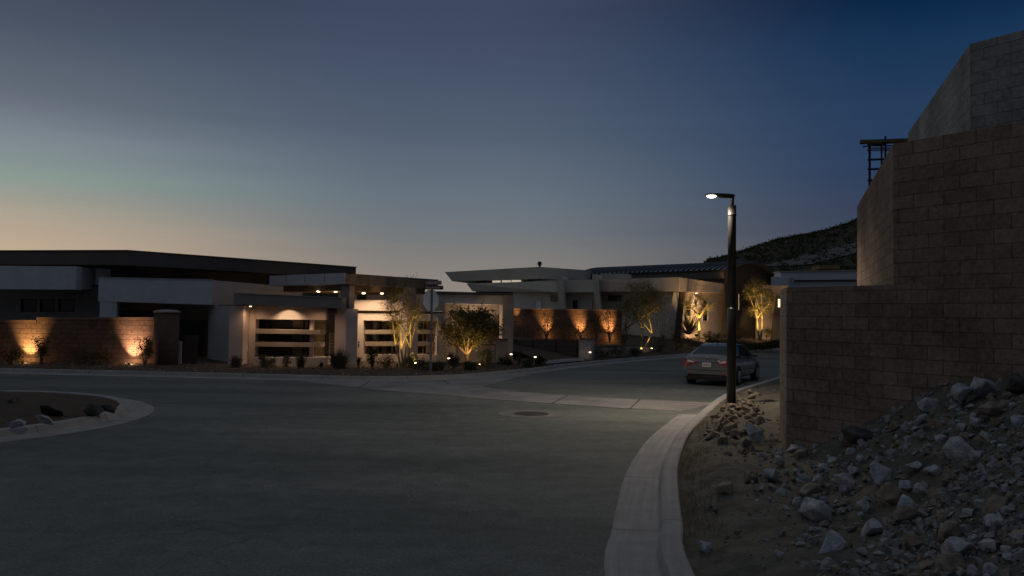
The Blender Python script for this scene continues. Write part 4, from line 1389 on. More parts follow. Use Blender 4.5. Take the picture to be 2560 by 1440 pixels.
# ------------------------------------------------------------------ street lamp
lp = gr(1828, 1015, .15)
t = thing('street_lamp', 'tall black round lamp post with a lit flat head over the road beside the car', 'street lamp', (lp.x, lp.y, .1))
D0 = lp.y
zt_, zm = at(1836, 514, D0).z, at(1833, 770, D0).z
m = MB(); m.lathe((lp.x, lp.y, 0), [(.118, .0), (.118, zm - .02), (.112, zm)], 24); m.build('lower_sleeve', BLKPAINT, t)
m = MB(); m.lathe((lp.x, lp.y, 0), [(.108, zm + .002), (.105, zt_ - .24), (.105, zt_ - .235)], 24); m.build('pole', BLKPAINT, t)
m = MB(); m.lathe((lp.x, lp.y, 0), [(.116, zt_ - .26), (.116, zt_ - .235), (.107, zt_ - .23), (.107, zt_), (.02, zt_ + .005)], 24); m.build('top_collar', mat('dark_collar_paint', (.014, .013, .012), .5), t)
hd = Vector((-1, -.12, 0)).normalized(); hs = Vector((-hd.y, hd.x, 0))
za = at(1838, 489, D0).z
m = MB(); m.tube([(lp.x + .01, lp.y, zt_ + .003), (lp.x + .01, lp.y, za - .06), (lp.x + .02, lp.y, za)], [.038, .05, .055], 10); m.build('tenon', mat('steel_tenon', (.12, .10, .09), .4, metal=.5), t)
# lamp head: tapered flat housing
m = MB()
secs = [(-.06, .055, .03, -.03), (.02, .075, .045, -.07), (.18, .10, .05, -.075), (.32, .115, .05, -.07), (.46, .13, .045, -.035), (.62, .125, .035, -.03), (.70, .08, .02, -.025), (.73, .03, .01, -.015)]
vs, fs = [], []
for d, w, zu, zl in secs:
    for k in range(10):
        a = 2 * math.pi * k / 10
        zz = math.sin(a)
        vs.append(Vector((lp.x, lp.y, za)) + hd * d + hs * (w * math.cos(a)) + Vector((0, 0, zz * (zu if zz > 0 else -zl))))
for i in range(len(secs) - 1):
    for k in range(10):
        fs.append((i * 10 + k, i * 10 + (k + 1) % 10, (i + 1) * 10 + (k + 1) % 10, (i + 1) * 10 + k))
fs += [tuple(range(9, -1, -1)), tuple(range((len(secs) - 1) * 10, len(secs) * 10))]
m.add(vs, fs, smooth=True); head = m.build('lamp_head', mat('dark_lamp_head_paint', (.03, .025, .018), .5), t)
lc = Vector((lp.x, lp.y, za - .028)) + hd * .56
m = MB()
vs, fs = [], []
for i, (f, z) in enumerate(((1, 0), (.96, -.02), (.8, -.036), (.45, -.048), (.02, -.052))):
    for k in range(16):
        a = 2 * math.pi * k / 16
        vs.append(lc + hd * (.125 * f * math.cos(a)) + hs * (.10 * f * math.sin(a)) + Vector((0, 0, z)))
for i in range(4):
    for k in range(16):
        fs.append((i * 16 + k, i * 16 + (k + 1) % 16, (i + 1) * 16 + (k + 1) % 16, (i + 1) * 16 + k))
m.add(vs, fs, smooth=True); m.build('lens', GLOWS, head)
lamp('SPOT', 'street_light', lc + Vector((0, 0, -.10)), lc + Vector((-.9, -.3, -5)), 900, (1.0, .80, .60), t, 167, .6, .12)

# ------------------------------------------------------------------ sign post
sp_ = gr(1076.5, 929, .2)
yb = yard_z(sp_)
t = thing('street_sign', 'stop sign seen from its bare back under two brown street name blades', 'sign', (sp_.x, sp_.y, yb))
DS = sp_.y
ztop = at(1084, 700, DS).z
m = MB(); m.box((sp_.x, sp_.y, (ztop + yb - .1) / 2), (.055, .055, ztop - yb + .1), R(40)); m.build('post', GALV, t)
oc = at(1085, 751, DS); oc.x, oc.y = sp_.x, sp_.y
bn = Vector((.755, -.655, 0)).normalized(); bs = Vector((-bn.y, bn.x, 0))
rad = .44
fc = Vector((oc.x, oc.y, oc.z)) - bn * .045
vs = []
for off in (0, -.006):
    for k in range(8):
        a = R(22.5 + 45 * k)
        vs.append(fc + bn * off + bs * (rad * math.cos(a)) + Vector((0, 0, rad * math.sin(a))))
m = MB(); m.add(vs, [tuple(range(8)), tuple(range(15, 7, -1))] + [(k, 8 + k, 8 + (k + 1) % 8, (k + 1) % 8) for k in range(8)])
so = m.build('octagon_panel', SIGNBACK, t)
m = MB(); m.add([v - bn * .004 for v in vs[8:]], [tuple(range(8))]); m.build('red_face', SIGNRED, so)


def blade(px0, px1, y0, y1, face_az, mt, words, suffix, dz):
    fw = Vector((math.sin(face_az), -math.cos(face_az), 0)); sw = Vector((-fw.y, fw.x, 0))
    a, b = at(px0, (y0 + y1) / 2, DS), at(px1, (y0 + y1) / 2, DS)
    c = (a + b) / 2; ln = (b - a).length / max(.3, abs(math.cos(face_az)))
    h = at(px0, y0, DS).z - at(px0, y1, DS).z
    c = Vector((c.x, c.y, c.z)) + fw * .036
    c.y = sp_.y - .04
    m = MB(); m.box(c, (ln, .006, h), math.atan2(sw.y, sw.x)); o = m.build('street_name_blade', mt, t)
    for txt, off, sz in ((words, -.06 * ln, h * .72), (suffix, .40 * ln, h * .42)):
        cu = bpy.data.curves.new('lettering', 'FONT'); cu.body = txt; cu.size = sz * 1.15; cu.align_x = 'CENTER'; cu.align_y = 'CENTER'
        cu.materials.append(LETTER)
        lo = bpy.data.objects.new('lettering', cu); COL.objects.link(lo); lo.parent = o
        lo.location = c + fw * .008 + sw * off + Vector((0, 0, 0 if sz > h * .5 else h * .12)) - ORG[t.name]
        lo.rotation_euler = (R(90), 0, math.atan2(sw.y, sw.x))
        lo.scale = (.82, 1, 1)
        dg_ = bpy.context.evaluated_depsgraph_get(); dg_.update()
        me_ = bpy.data.meshes.new_from_object(lo.evaluated_get(dg_))
        l2 = bpy.data.objects.new('lettering', me_); COL.objects.link(l2); l2.parent = o
        l2.location, l2.rotation_euler, l2.scale = lo.location, lo.rotation_euler, lo.scale
        bpy.data.objects.remove(lo); l2.name = 'lettering'
    return o


blade(1063.5, 1105.5, 702, 712, R(-18), BLADEL, 'Amber Rim', 'DR', 0)
blade(1061, 1108, 713.8, 724, R(6), BLADE, 'Palisade Rim', 'CT', 0)

# ------------------------------------------------------------------ parked car
HDG = Vector((.5, .866, 0)).normalized()
rot = math.atan2(-HDG.x, HDG.y)
cc = at(1703, 920, 29.0); cc.z = 0
rv = Vector((HDG.y, -HDG.x, 0))
cpos = cc + rv * .92
car = thing('parked_car', 'dark grey four door sedan parked at the kerb with its red tail lights towards us', 'car', cpos, None, rot)
PAINT = mat('grey_car_paint', (.145, .143, .14), .32, metal=.3, spec=.5, coat=.8)
CGL = mat('tinted_car_glass', (.010, .018, .016), .08, spec=.35)
TRIM = mat('black_car_trim', (.012, .012, .012), .6)
CHROME = mat('chrome_trim', (.6, .6, .6), .15, metal=1)
TYRE = mat('tyre_rubber', (.015, .015, .015), .85)
RIM = mat('alloy_rim', (.35, .35, .35), .35, metal=.8)
REDL = mat('red_tail_lens', (.40, .015, .012), .15, emit=(1, .03, .02), estr=.01)
CLRL = mat('clear_tail_lens', (.62, .58, .56), .15)
PLATE = mat('licence_plate', (.62, .60, .54), .5, var=.15, scale=40)

# lower body: cross sections along the length (y from the tail), half profile (x, z) from sill to shoulder to centre line
def body_sec(y):
    L = 4.82
    u = y / L
    w = .915 * (1 - .16 * max(0, (0.10 - u) / .10) ** 2.2 - .30 * max(0, (u - .86) / .14) ** 2.2)
    # shoulder / deck height
    pts = [(0, .98), (.12, 1.075), (.55, 1.10), (.95, 1.06), (1.3, 1.02), (2.4, .98), (3.4, .96), (3.7, .93), (4.3, .82), (4.65, .70), (4.82, .58)]
    for (a, za), (b, zb) in zip(pts, pts[1:]):
        if y <= b:
            zs = za + (zb - za) * (y - a) / (b - a); break
    else:
        zs = pts[-1][1]
    zb_ = .24 + .10 * max(0, 1 - y / .5) + .06 * max(0, (y - 4.3) / .5)
    t = [(w * .82, zb_), (w * .965, zb_ + .08), (w * .995, .47), (w, .60), (w * .985, .74), (w * .95, zs - .10), (w * .885, zs - .025), (w * .6, zs + .012), (w * .3, zs + .025), (0, zs + .03)]
    return t


ysec = [0, .04, .10, .18, .3, .5, .62, .75, .95, 1.1, 1.25, 1.4, 1.7, 2.0, 2.4, 2.8, 3.1, 3.35, 3.5, 3.7, 3.9, 4.05, 4.2, 4.4, 4.55, 4.68, 4.76, 4.82]
tail = lambda y, z: y + max(0, 1 - y / .4) * ((.05 + .10 * ((z - .61) / .4) ** 2) if z > .61 else (.10 * ((.47 - z) / .25) if z < .47 else 0))
m = MB(); vs, fs = [], []
for y in ysec:
    t_ = body_sec(y)
    row = [(x, z) for x, z in t_] + [(-x, z) for x, z in t_[-2::-1]]
    for x, z in row:
        vs.append((x, tail(y, z), z))
k = 19
wheel_y = (.98, 3.78)
for i in range(len(ysec) - 1):
    for j in range(k - 1):
        a = i * k + j
        ym = (ysec[i] + ysec[i + 1]) / 2
        fs.append((a, a + 1, a + k + 1, a + k))
fs.append(tuple(range(k - 1, -1, -1))); fs.append(tuple(range((len(ysec) - 1) * k, len(ysec) * k)))
for i in range(len(ysec) - 1):
    fs.append((i * k, (i + 1) * k, (i + 1) * k + k - 1, i * k + k - 1))
m.add(vs, fs, smooth=True)
body = m.build('body', PAINT, car, world=False)
bm = bmesh.new(); bm.from_mesh(body.data)
for e_ in bm.edges:
    if len(e_.link_faces) == 2 and e_.calc_face_angle(0) > .75:
        e_.smooth = False
bm.to_mesh(body.data); bm.free()


def cbuild(mb, name, mt, par=car):
    return mb.build(name, mt, par, world=False)


# greenhouse: rings of the cabin, y0 (tail side) and y1 (nose side)
ROOFZ = 1.475
def cabin(par):
    # roof skin
    m = MB()
    rows = [(1.22, .60, 1.385), (1.45, .625, 1.44), (1.75, .64, 1.47), (2.1, .64, 1.478), (2.5, .63, 1.465), (2.75, .61, 1.43), (2.9, .60, 1.40)]
    vs, fs = [], []
    for y, w, z in rows:
        for x, dz in ((-w, -.035), (-w * .86, -.008), (-w * .45, .008), (0, .012), (w * .45, .008), (w * .86, -.008), (w, -.035)):
            vs.append((x, y, z + dz))
    for i in range(len(rows) - 1):
        for j in range(6):
            fs.append((i * 7 + j, i * 7 + j + 1, (i + 1) * 7 + j + 1, (i + 1) * 7 + j))
    m.add(vs, fs, smooth=True)
    r = cbuild(m, 'roof', PAINT)
    m = MB(); m.add([(-.02, 1.42, 1.445), (.02, 1.42, 1.445), (.02, 1.58, 1.455), (-.02, 1.58, 1.455), (0, 1.42, 1.50), (0, 1.50, 1.47)], [(0, 1, 4), (1, 2, 5, 4), (3, 0, 4, 5), (2, 3, 5), (3, 2, 1, 0)])
    cbuild(m, 'aerial', TRIM, r)
    # rear glass, windscreen
    m = MB(); m.add([(-.72, .60, 1.10), (.72, .60, 1.10), (.58, 1.22, 1.375), (-.58, 1.22, 1.375), (0, .56, 1.125), (0, 1.2, 1.395)], [(0, 4, 5, 3), (4, 1, 2, 5)], smooth=True); cbuild(m, 'rear_window', CGL)
    m = MB(); m.add([(-.58, 2.92, 1.385), (.58, 2.92, 1.385), (.72, 3.72, .965), (-.72, 3.72, .965), (0, 2.94, 1.405), (0, 3.76, .985)], [(0, 4, 5, 3), (4, 1, 2, 5)], smooth=True); cbuild(m, 'windscreen', CGL)
    for s in (-1, 1):
        # side glass following the arched roof line
        lo = [(.86, 1.25, 1.03), (.865, 1.9, .99), (.865, 2.6, .975), (.85, 3.45, .96)]
        hi = [(.665, 1.42, 1.36), (.645, 1.9, 1.425), (.635, 2.5, 1.415), (.655, 2.95, 1.34)]
        m = MB(); m.add([(s * a, b, c) for a, b, c in lo + hi], [(0, 1, 5, 4), (1, 2, 6, 5), (2, 3, 7, 6)]); cbuild(m, 'side_window', CGL)
        m = MB()
        for (a, b) in ((1, 5), (2, 6)):
            p, q = Vector(lo[a % 4]), Vector(hi[b - 4])
            p.x *= s; q.x *= s
            m.tube([p, q], .03, 6)
        cbuild(m, 'door_pillar', TRIM)
        # rear pillar and windscreen pillar and roof rail
        m = MB()
        m.add([(s * .72, .60, 1.10), (s * .89, .75, 1.06), (s * .86, 1.26, 1.032), (s * .665, 1.43, 1.365), (s * .60, 1.45, 1.42), (s * .58, 1.22, 1.375)], [(0, 1, 2, 3, 4, 5)])
        m.tube([(s * .60, 1.3, 1.39), (s * .645, 1.9, 1.445), (s * .635, 2.5, 1.435), (s * .60, 2.9, 1.385), (s * .74, 3.72, .97)], [.03, .03, .03, .035, .04], 6)
        cbuild(m, 'cabin_pillar', PAINT)
        m = MB(); m.tube([(s * .90, 1.25, 1.015), (s * .905, 2.2, .985), (s * .88, 3.5, .955)], .010, 5); cbuild(m, 'chrome_strip', CHROME)
        # mirror
        m = MB(); m.lathe((s * 1.0, 3.12, 1.03), [(.02, -.075), (.085, -.06), (.10, 0), (.085, .06), (.02, .075)], 12)
        m.box((s * .92, 3.14, .985), (.12, .06, .035)); cbuild(m, 'wing_mirror', PAINT)
        # door handle
        for y in (1.55, 2.55):
            m = MB(); m.box((s * .925, y, .83), (.035, .19, .03)); cbuild(m, 'door_handle', CHROME)


cabin(car)
# wheel arches and wheels
for y in wheel_y:
    for s in (-1, 1):
        m = MB()
        ml = Matrix.Rotation(R(90), 3, 'Y')
        m.lathe((s * .83, y, .335), [(.355, -.10), (.37, -.07), (.37, .09), (.345, .101), (.02, .1015)] if s > 0 else [(.02, -.1015), (.345, -.101), (.37, -.09), (.37, .07), (.355, .10)], 28, ml)
        cbuild(m, 'wheel_arch', TRIM)
        m = MB()
        m.lathe((s * .82, y, .325), [(.22, -.11), (.30, -.115), (.325, -.09), (.325, .09), (.30, .118), (.22, .12), (.215, .10)] if s > 0 else [(.215, -.10), (.22, -.12), (.30, -.118), (.325, -.09), (.325, .09), (.30, .115), (.22, .11)], 28, ml)
        wo = cbuild(m, 'wheel', TYRE)
        m = MB()
        x_ = s * .937
        for k in range(5):
            a = 2 * math.pi * k / 5
            m.box((x_, y + .11 * math.cos(a), .325 + .11 * math.sin(a)), (.012, .20, .05), M=Matrix.Rotation(a, 3, 'X'))
        m.lathe((x_ - s * .005, y, .325), [(.20, -.006), (.215, .006)], 24, ml)
        m.lathe((x_, y, .325), [(.05, -.01), (.05, .012)], 12, ml)
        cbuild(m, 'rim', RIM, wo)
# tail lamps: pointed shapes wrapping the corners
for s in (-1, 1):
    m = MB()
    o3 = [(s * .36, .05, .845), (s * .60, .055, .925), (s * .80, .085, .945), (s * .905, .27, .925), (s * .93, .30, .80), (s * .90, .12, .70), (s * .74, .05, .70), (s * .50, .045, .80)]
    m.add([Vector(p) + Vector((0, -.012, 0)) for p in o3] + [Vector(p) + Vector((-s * .04, .10, 0)) for p in o3], [(0, 1, 2, 3, 4, 5, 6, 7)] + [(k, 8 + k, 8 + (k + 1) % 8, (k + 1) % 8) for k in range(8)])
    tl = cbuild(m, 'tail_light', REDL)
    m = MB()
    c3_ = [(s * .40, .020, .846), (s * .60, .030, .908), (s * .72, .046, .918), (s * .69, .028, .835), (s * .52, .022, .815)]
    m.add(c3_, [(0, 1, 2, 3, 4)]); cbuild(m, 'reversing_lens', CLRL, tl)
m = MB(); m.tube([(-.58, .055, .935), (-.36, .04, .868), (-.22, .035, .885), (.22, .035, .885), (.36, .04, .868), (.58, .055, .935)], .013, 6); cbuild(m, 'chrome_strip', CHROME)
m = MB(); m.box((0, .035, .755), (.32, .012, .16)); pl_ = cbuild(m, 'number_plate', PLATE)
m = MB()
for k in range(6):
    m.box((-.105 + .042 * k, .0275, .75), (.022 if k % 2 else .016, .002, .07)); m.box((-.105 + .042 * k, .0274, .74 + .02 * (k % 3)), (.03, .002, .012))
cbuild(m, 'characters', mat('plate_characters', (.16, .15, .2), .6), pl_)
m = MB(); m.box((0, .06, .375), (1.34, .09, .085)); cbuild(m, 'bumper_inset', TRIM)
m = MB(); m.tube([(-.86, .16, .60), (-.66, .01, .585), (0, -.006, .578), (.66, .01, .585), (.86, .16, .60)], .016, 6); cbuild(m, 'bumper_crease', PAINT)
m = MB(); m.tube([(-.78, .12, .315), (-.62, .03, .32), (0, .025, .32), (.62, .03, .32), (.78, .12, .315)], .02, 6); cbuild(m, 'bumper_lip', PAINT)
for s in (-1, 1):
    m = MB(); m.box((s * .60, .02, .43), (.13, .03, .025)); cbuild(m, 'reflector', REDL)
m = MB(); m.box((0, .2, .27), (1.5, .4, .12)); cbuild(m, 'underbody', TRIM)
m = MB(); m.lathe((0, .12, .985), [(.02, -.004), (.045, 0), (.02, .004)], 12, Matrix.Rotation(R(90), 3, 'X')); cbuild(m, 'badge', CHROME)

# ------------------------------------------------------------------ vegetation
def leafcard(m, p, ln, w, rg, up=0.0):
    d = Vector((rg.gauss(0, 1), rg.gauss(0, 1), rg.gauss(0, 1) + up)).normalized()
    n = d.cross(Vector((rg.gauss(0, 1), rg.gauss(0, 1), rg.gauss(0, 1)))).normalized() * (w / 2)
    o = len(m.v)
    m.v += [p - n * .4, p + d * ln * .55 - n, p + d * ln, p + d * ln * .55 + n]
    m.f.append([o, o + 1, o + 2, o + 3])


def tree(label, base, trunks, limbs, crown, ntips, leaves, lsize, lw, seed, lmat, bmat, r0=.08, spread=.22, group=None, droop=0.0, name='garden_tree', up=0.0):
    """base point; trunks = [(dx, dy, fork height)]; crown = (dx, dy, zmid, rx, ry, rz); tips spread through the crown's volume"""
    rg = random.Random(seed)
    t = thing(name, label, 'tree', base, group)
    cx, cy, cz, rx, ry, rz = crown
    cc_ = base + Vector((cx, cy, cz))
    tips = []
    while len(tips) < ntips:
        u = Vector((rg.uniform(-1, 1), rg.uniform(-1, 1), rg.uniform(-1, 1)))
        l = u.length
        if l > 1 or l < .25: continue
        # lumpy outline with gaps
        q = cc_ + Vector((u.x * rx, u.y * ry, u.z * rz))
        nn = noise.noise(Vector((u.x * 1.9 + seed, u.y * 1.9, u.z * 1.9)))
        if nn < -.12 or l > .78 + .5 * nn: continue
        tips.append(q)
    wood = MB()
    forks = []
    for dx, dy, h in trunks:
        b = base + Vector((dx * .25, dy * .25, -.08))
        f = base + Vector((dx, dy, h))
        mid = b.lerp(f, .5) + Vector((rg.uniform(-.04, .04), 0, 0))
        wood.tube([b - Vector((0, 0, .05)), b + Vector((0, 0, .05)), mid, f], [r0 * 1.25, r0 * 1.1, r0 * .9, r0 * .8], 8)
        forks.append(f)
    nodes = []
    for k in range(limbs):
        f = forks[k % len(forks)]
        a = 2 * math.pi * (k + rg.uniform(-.2, .2)) / limbs
        q = cc_ + Vector((math.cos(a) * rx * rg.uniform(.35, .65), math.sin(a) * ry * rg.uniform(.35, .65), rz * rg.uniform(-.45, .3)))
        m1_ = f.lerp(q, .5) + Vector((rg.gauss(0, .06), rg.gauss(0, .06), rg.uniform(-.02, .10) * rz))
        wood.tube([f, f.lerp(m1_, .5) + Vector((rg.gauss(0, .03), rg.gauss(0, .03), 0)), m1_, q], [r0 * .72, r0 * .55, r0 * .42, r0 * .24], 6, cap=False)
        nodes += [m1_, m1_.lerp(q, .5), q]
    for q in tips:
        nd = min(nodes, key=lambda n_: (n_ - q).length + max(0, n_.z - q.z) * .8)
        mm_ = nd.lerp(q, .55) + Vector((rg.gauss(0, .05), rg.gauss(0, .05), rg.uniform(0, .12) - droop * .1))
        wood.tube([nd, mm_, q], [r0 * .22, r0 * .13, r0 * .05], 4, cap=False)
    wood.build('trunk', bmat, t)
    cr = MB()
    for q in tips:
        n_ = int(leaves * rg.uniform(.5, 1.4))
        for k in range(n_):
            p = q + Vector((rg.gauss(0, spread), rg.gauss(0, spread), rg.gauss(0, spread * .8) - droop * abs(rg.gauss(0, spread))))
            leafcard(cr, p, lsize * rg.uniform(.6, 1.4), lw * rg.uniform(.7, 1.3), rg, up)
    cr.build('crown', lmat, t, fix=False)
    return t


def pt(px, py, D, z=None):
    p = at(px, py, D)
    if z is not None: p.z = z
    return p


# palo verde by the stop sign
def ground_at(px, D):
    p = at(px, 900, D); return Vector((p.x, p.y, yard_z(p)))


b = ground_at(1008, 33.4); b.z = .2
tree('feathery many stemmed tree lit from below in front of the porch, beside the stop sign', b, [(-.10, .05, .75), (.30, 0, .80), (.12, .2, 1.3), (-.35, .1, .9)], 11,
     (-.05, .1, 2.5, 1.26, 1.0, 1.32), 230, 26, .11, .015, 3, LEAF_L, BARK_Y, .05, .13, up=.5)
tree('broad leafed round tree on a short uplit trunk beyond the stop sign', ground_at(1168, 34.6), [(0, 0, .55)], 8,
     (.12, .2, 1.75, 1.42, 1.1, .86), 200, 42, .12, .06, 5, LEAF_L, BARK_B, .085, .17)
b = ground_at(1600, 49.5); b.z = .45
tree('wide airy olive tree with several crooked stems lit at its foot beside the low wall', b, [(-.9, .2, 1.2), (.1, 0, 1.3), (.75, .1, 1.0)], 10,
     (0.05, .2, 2.95, 1.75, 1.4, 1.4), 280, 34, .13, .022, 8, LEAF_L, BARK_Y, .055, .2, up=.4)
b = pt(1746, 846, 57.0)
tree('slender uplit tree casting its shadow on the bright entry wall', b, [(.05, 0, 1.45)], 9,
     (.05, .1, 2.45, 1.4, .9, 1.0), 230, 12, .12, .016, 13, LEAF_L, BARK_Y, .085, .16, up=.5)
b = pt(1900, 846, 60.0)
tree('tall feathery uplit tree with twin trunks in front of the dark gable', b, [(-.22, 0, 1.5), (.18, 0, 1.45)], 9,
     (-.05, .1, 3.15, 1.3, 1.0, 1.65), 240, 30, .14, .028, 21, LEAF_L, BARK_Y, .085, .18, up=.4)


def bush(label, base, h, w, style, seed, lmat, group=None, n=None):
    """leafy = mounded leaf clumps on short stems; grass = upright blades; agave = rosette; upright = tall loose stems"""
    rg = random.Random(seed)
    t = thing('shrub', label, 'shrub', base, group)
    st = MB(); fo = MB()
    if style == 'grass':
        for k in range(n or 240):
            a = rg.uniform(0, 6.28); ln = h * rg.uniform(.55, 1.05); tilt = abs(rg.gauss(0, .45)) * w / h
            d = Vector((math.cos(a) * tilt, math.sin(a) * tilt, 1)).normalized()
            s = base + Vector((math.cos(a), math.sin(a), 0)) * rg.uniform(0, w * .22)
            wv = Vector((-math.sin(a), math.cos(a), 0)) * .009
            q = s + d * ln * .6; e_ = q + (d + Vector((math.cos(a), math.sin(a), 0)) * .35).normalized() * ln * .42
            o = len(fo.v); fo.v += [s - wv, s + wv, q + wv * .8, q - wv * .8, e_]
            fo.f += [[o, o + 1, o + 2, o + 3], [o + 3, o + 2, o + 4]]
        fo.build('foliage', lmat, t, fix=False)
        return t
    if style == 'agave':
        for k in range(n or 18):
            a = 2.4 * k; el_ = rg.uniform(.35, 1.3) if h < .6 else rg.uniform(.1, 1.4)
            d = Vector((math.cos(a) * math.cos(el_), math.sin(a) * math.cos(el_), math.sin(el_)))
            wv = Vector((-math.sin(a), math.cos(a), 0)) * w * (.09 if h < .6 else .035)
            ln = h * rg.uniform(.8, 1.1)
            o = len(fo.v); b0 = base + Vector((0, 0, .03))
            fo.v += [b0 - wv * .6, b0 + wv * .6, b0 + d * ln * .5 + wv, b0 + d * ln * .5 - wv, b0 + d * ln]
            fo.f += [[o, o + 1, o + 2, o + 3], [o + 3, o + 2, o + 4]]
        fo.build('foliage', lmat, t, fix=False)
        return t
    ns = 8 if style == 'leafy' else 7
    cl = []
    for k in range(ns * 3):
        a = rg.uniform(0, 6.28); r_ = rg.uniform(.1, 1) ** .6
        if style == 'leafy':
            q = base + Vector((math.cos(a) * r_ * w * .42, math.sin(a) * r_ * w * .42, h * rg.uniform(.25, 1.0) * (1 - .45 * r_ * r_)))
        else:
            q = base + Vector((math.cos(a) * r_ * w * .36, math.sin(a) * r_ * w * .36, h * rg.uniform(.3, 1.0)))
        cl.append(q)
        st.tube([base + Vector((rg.gauss(0, .02), rg.gauss(0, .02), -.03)), base.lerp(q, .5) + Vector((0, 0, .05 * h)), q], [.012, .009, .004], 4, cap=False)
    st.build('stems', BARK_B, t)
    sp_r = min(w, h) * (.14 if style == 'leafy' else .10)
    for q in cl:
        for k in range((n or 34)):
            p = q + Vector((rg.gauss(0, sp_r), rg.gauss(0, sp_r), rg.gauss(0, sp_r)))
            if p.z < base.z: p.z = base.z + .02
            leafcard(fo, p, .075 * rg.uniform(.6, 1.5), .034 * rg.uniform(.6, 1.4), rg, .3)
    fo.build('foliage', lmat, t, fix=False)
    return t


K = F
def sh(label, px, py, wpx, hpx, D, style, lmat, z=None, group=None, n=None):
    p = at(px, py, D)
    zz = yard_z(p) if z is None else z
    return bush(label, Vector((p.x, p.y, zz)), hpx / K * D, wpx / K * D, style, int(px * 7 + py), lmat, group, n)


sh('dark leafy shrub standing against the first pool of light on the block wall', 104, 912, 46, 60, 32.3, 'upright', LEAF_D)
sh('dark leafy shrub against the pool of light beside the round pillar', 362, 915, 50, 64, 32.3, 'upright', LEAF_D)
sh('low dark shrub in the gloom between the two pools of light', 232, 915, 70, 46, 32.4, 'leafy', LEAF_D)
sh('shrub hidden in the dark at the end of the block wall', 25, 912, 60, 50, 32.3, 'leafy', LEAF_D)
sh('small green shrub at the foot of the pink entrance pier', 590, 925, 32, 24, 32.4, 'leafy', LEAF_S)
sh('low wide green shrub beneath the ledge window', 664, 925, 48, 30, 32.3, 'leafy', LEAF_S)
sh('thin straggly plant under the ledge window', 716, 925, 30, 26, 32.4, 'upright', LEAF_S, n=12)
sh('upright spiky grass clump near the corner of the window sill', 752, 925, 34, 42, 32.2, 'grass', LEAF_S)
sh('small dark agave rosette at the corner of the lit sill wall', 803, 922, 24, 16, 32.2, 'agave', LEAF_D)
sh('largest grass clump, at the foot of the corner-on porch pillar', 846, 925, 76, 56, 32.2, 'grass', LEAF_S, n=520)
sh('small twig of a plant just past the porch pillar', 896, 918, 14, 24, 32.6, 'upright', LEAF_D, n=10)
sh('dense upright shrub in front of the bay window wall', 930, 918, 34, 46, 32.0, 'upright', LEAF_D)
sh('loose leafy shrub under the bay window', 967, 916, 48, 42, 32.5, 'leafy', LEAF_S, n=22)
sh('dark shrub tucked behind the uplit stems of the feathery tree', 1030, 914, 40, 34, 33.0, 'leafy', LEAF_D)
sh('loose shrub just before the stop sign post', 1062, 912, 32, 30, 32.2, 'leafy', LEAF_S, n=20)
sh('low shrub just past the stop sign post', 1095, 912, 32, 22, 32.0, 'leafy', LEAF_S)
sh('upright pointed shrub by the mushroom path lamp', 1135, 910, 28, 36, 33.0, 'upright', LEAF_D)
sh('low dark shrub at the trunk of the round tree', 1175, 908, 36, 22, 32.8, 'leafy', LEAF_D)
sh('taller dark shrub against the courtyard wall', 1216, 906, 36, 44, 34.6, 'upright', LEAF_D)
sh('neat round shrub before the slatted gate', 1262, 901, 36, 26, 36.0, 'leafy', LEAF_D)
sh('small lit shrub beside the drive entry lamp', 1318, 908, 32, 24, 35.5, 'leafy', LEAF_S)
sh('small dark shrub on the road side of the drive entry lamp', 1350, 906, 28, 26, 36.2, 'leafy', LEAF_D)
sh('thin plant at the kerb corner before the gate', 1298, 914, 18, 40, 34.6, 'upright', LEAF_D, n=14)
# by the pink garden wall
for px, py, w_, h_, D, stl, lm, lab in ((1366, 850, 46, 74, 50.5, 'upright', LEAF_L, 'tall lit climber on the pink wall in the first orange pool'),
                                        (1410, 852, 64, 62, 50.3, 'leafy', LEAF_D, 'dark mass of shrub between the first two orange pools'),
                                        (1455, 852, 44, 52, 49.8, 'leafy', LEAF_L, 'lit shrub in the middle orange pool on the pink wall'),
                                        (1491, 852, 42, 72, 49.6, 'upright', LEAF_D, 'tall dark shrub between the last two orange pools'),
                                        (1524, 856, 40, 76, 49.0, 'upright', LEAF_L, 'tall lit shrub in the last orange pool by the end of the wall'),
                                        (1318, 852, 50, 58, 51.6, 'leafy', LEAF_D, 'dark shrub behind the hinged end of the slatted gate'),
                                        (1660, 850, 70, 88, 57.0, 'leafy', LEAF_D, 'big dark evergreen shrub beside the leaning fin'),
                                        (1560, 858, 46, 60, 49.0, 'leafy', LEAF_D, 'dark shrub at the open end of the pink wall'),
                                        ):
    sh(lab, px, py, w_, h_, D, stl, lm, z=at(px, py, D).z)
for px, py, w_, h_, D, lm, lab in ((1502, 894, 44, 24, 42.6, LEAF_S, 'low grey green shrub beside the gate post lamp'),
                                   (1545, 890, 56, 28, 44.5, LEAF_S, 'wide low sage shrub before the low wall'),
                                   (1588, 888, 36, 20, 46.5, LEAF_D, 'small dark shrub just before the glowing ground lamps'),
                                   (1650, 878, 52, 34, 51.0, LEAF_S, 'sage shrub past the crooked olive tree'),
                                   (1690, 874, 56, 40, 53.2, LEAF_D, 'dark shrub behind the roof of the parked car'),
                                   (1730, 868, 46, 30, 55.2, LEAF_D, 'dark low shrub below the entry wall'),
                                   (1845, 848, 60, 34, 61.5, LEAF_D, 'dark shrub under the gable behind the lamp post'),
                                   (1918, 842, 30, 26, 62.5, LEAF_D, 'small dark shrub beside the small white ground lamp'),
                                   (1780, 850, 60, 22, 59.0, LEAF_D, 'clipped dark hedge piece at the foot of the entry wall')):
    sh(lab, px, py, w_, h_, D, 'leafy', lm, z=at(px, py, D).z)
sh('palm like plant with broad lit fronds beside the entry window', 1722, 838, 60, 62, 58.6, 'agave', LEAF_L, z=at(1722, 838, 58.6).z, n=60)
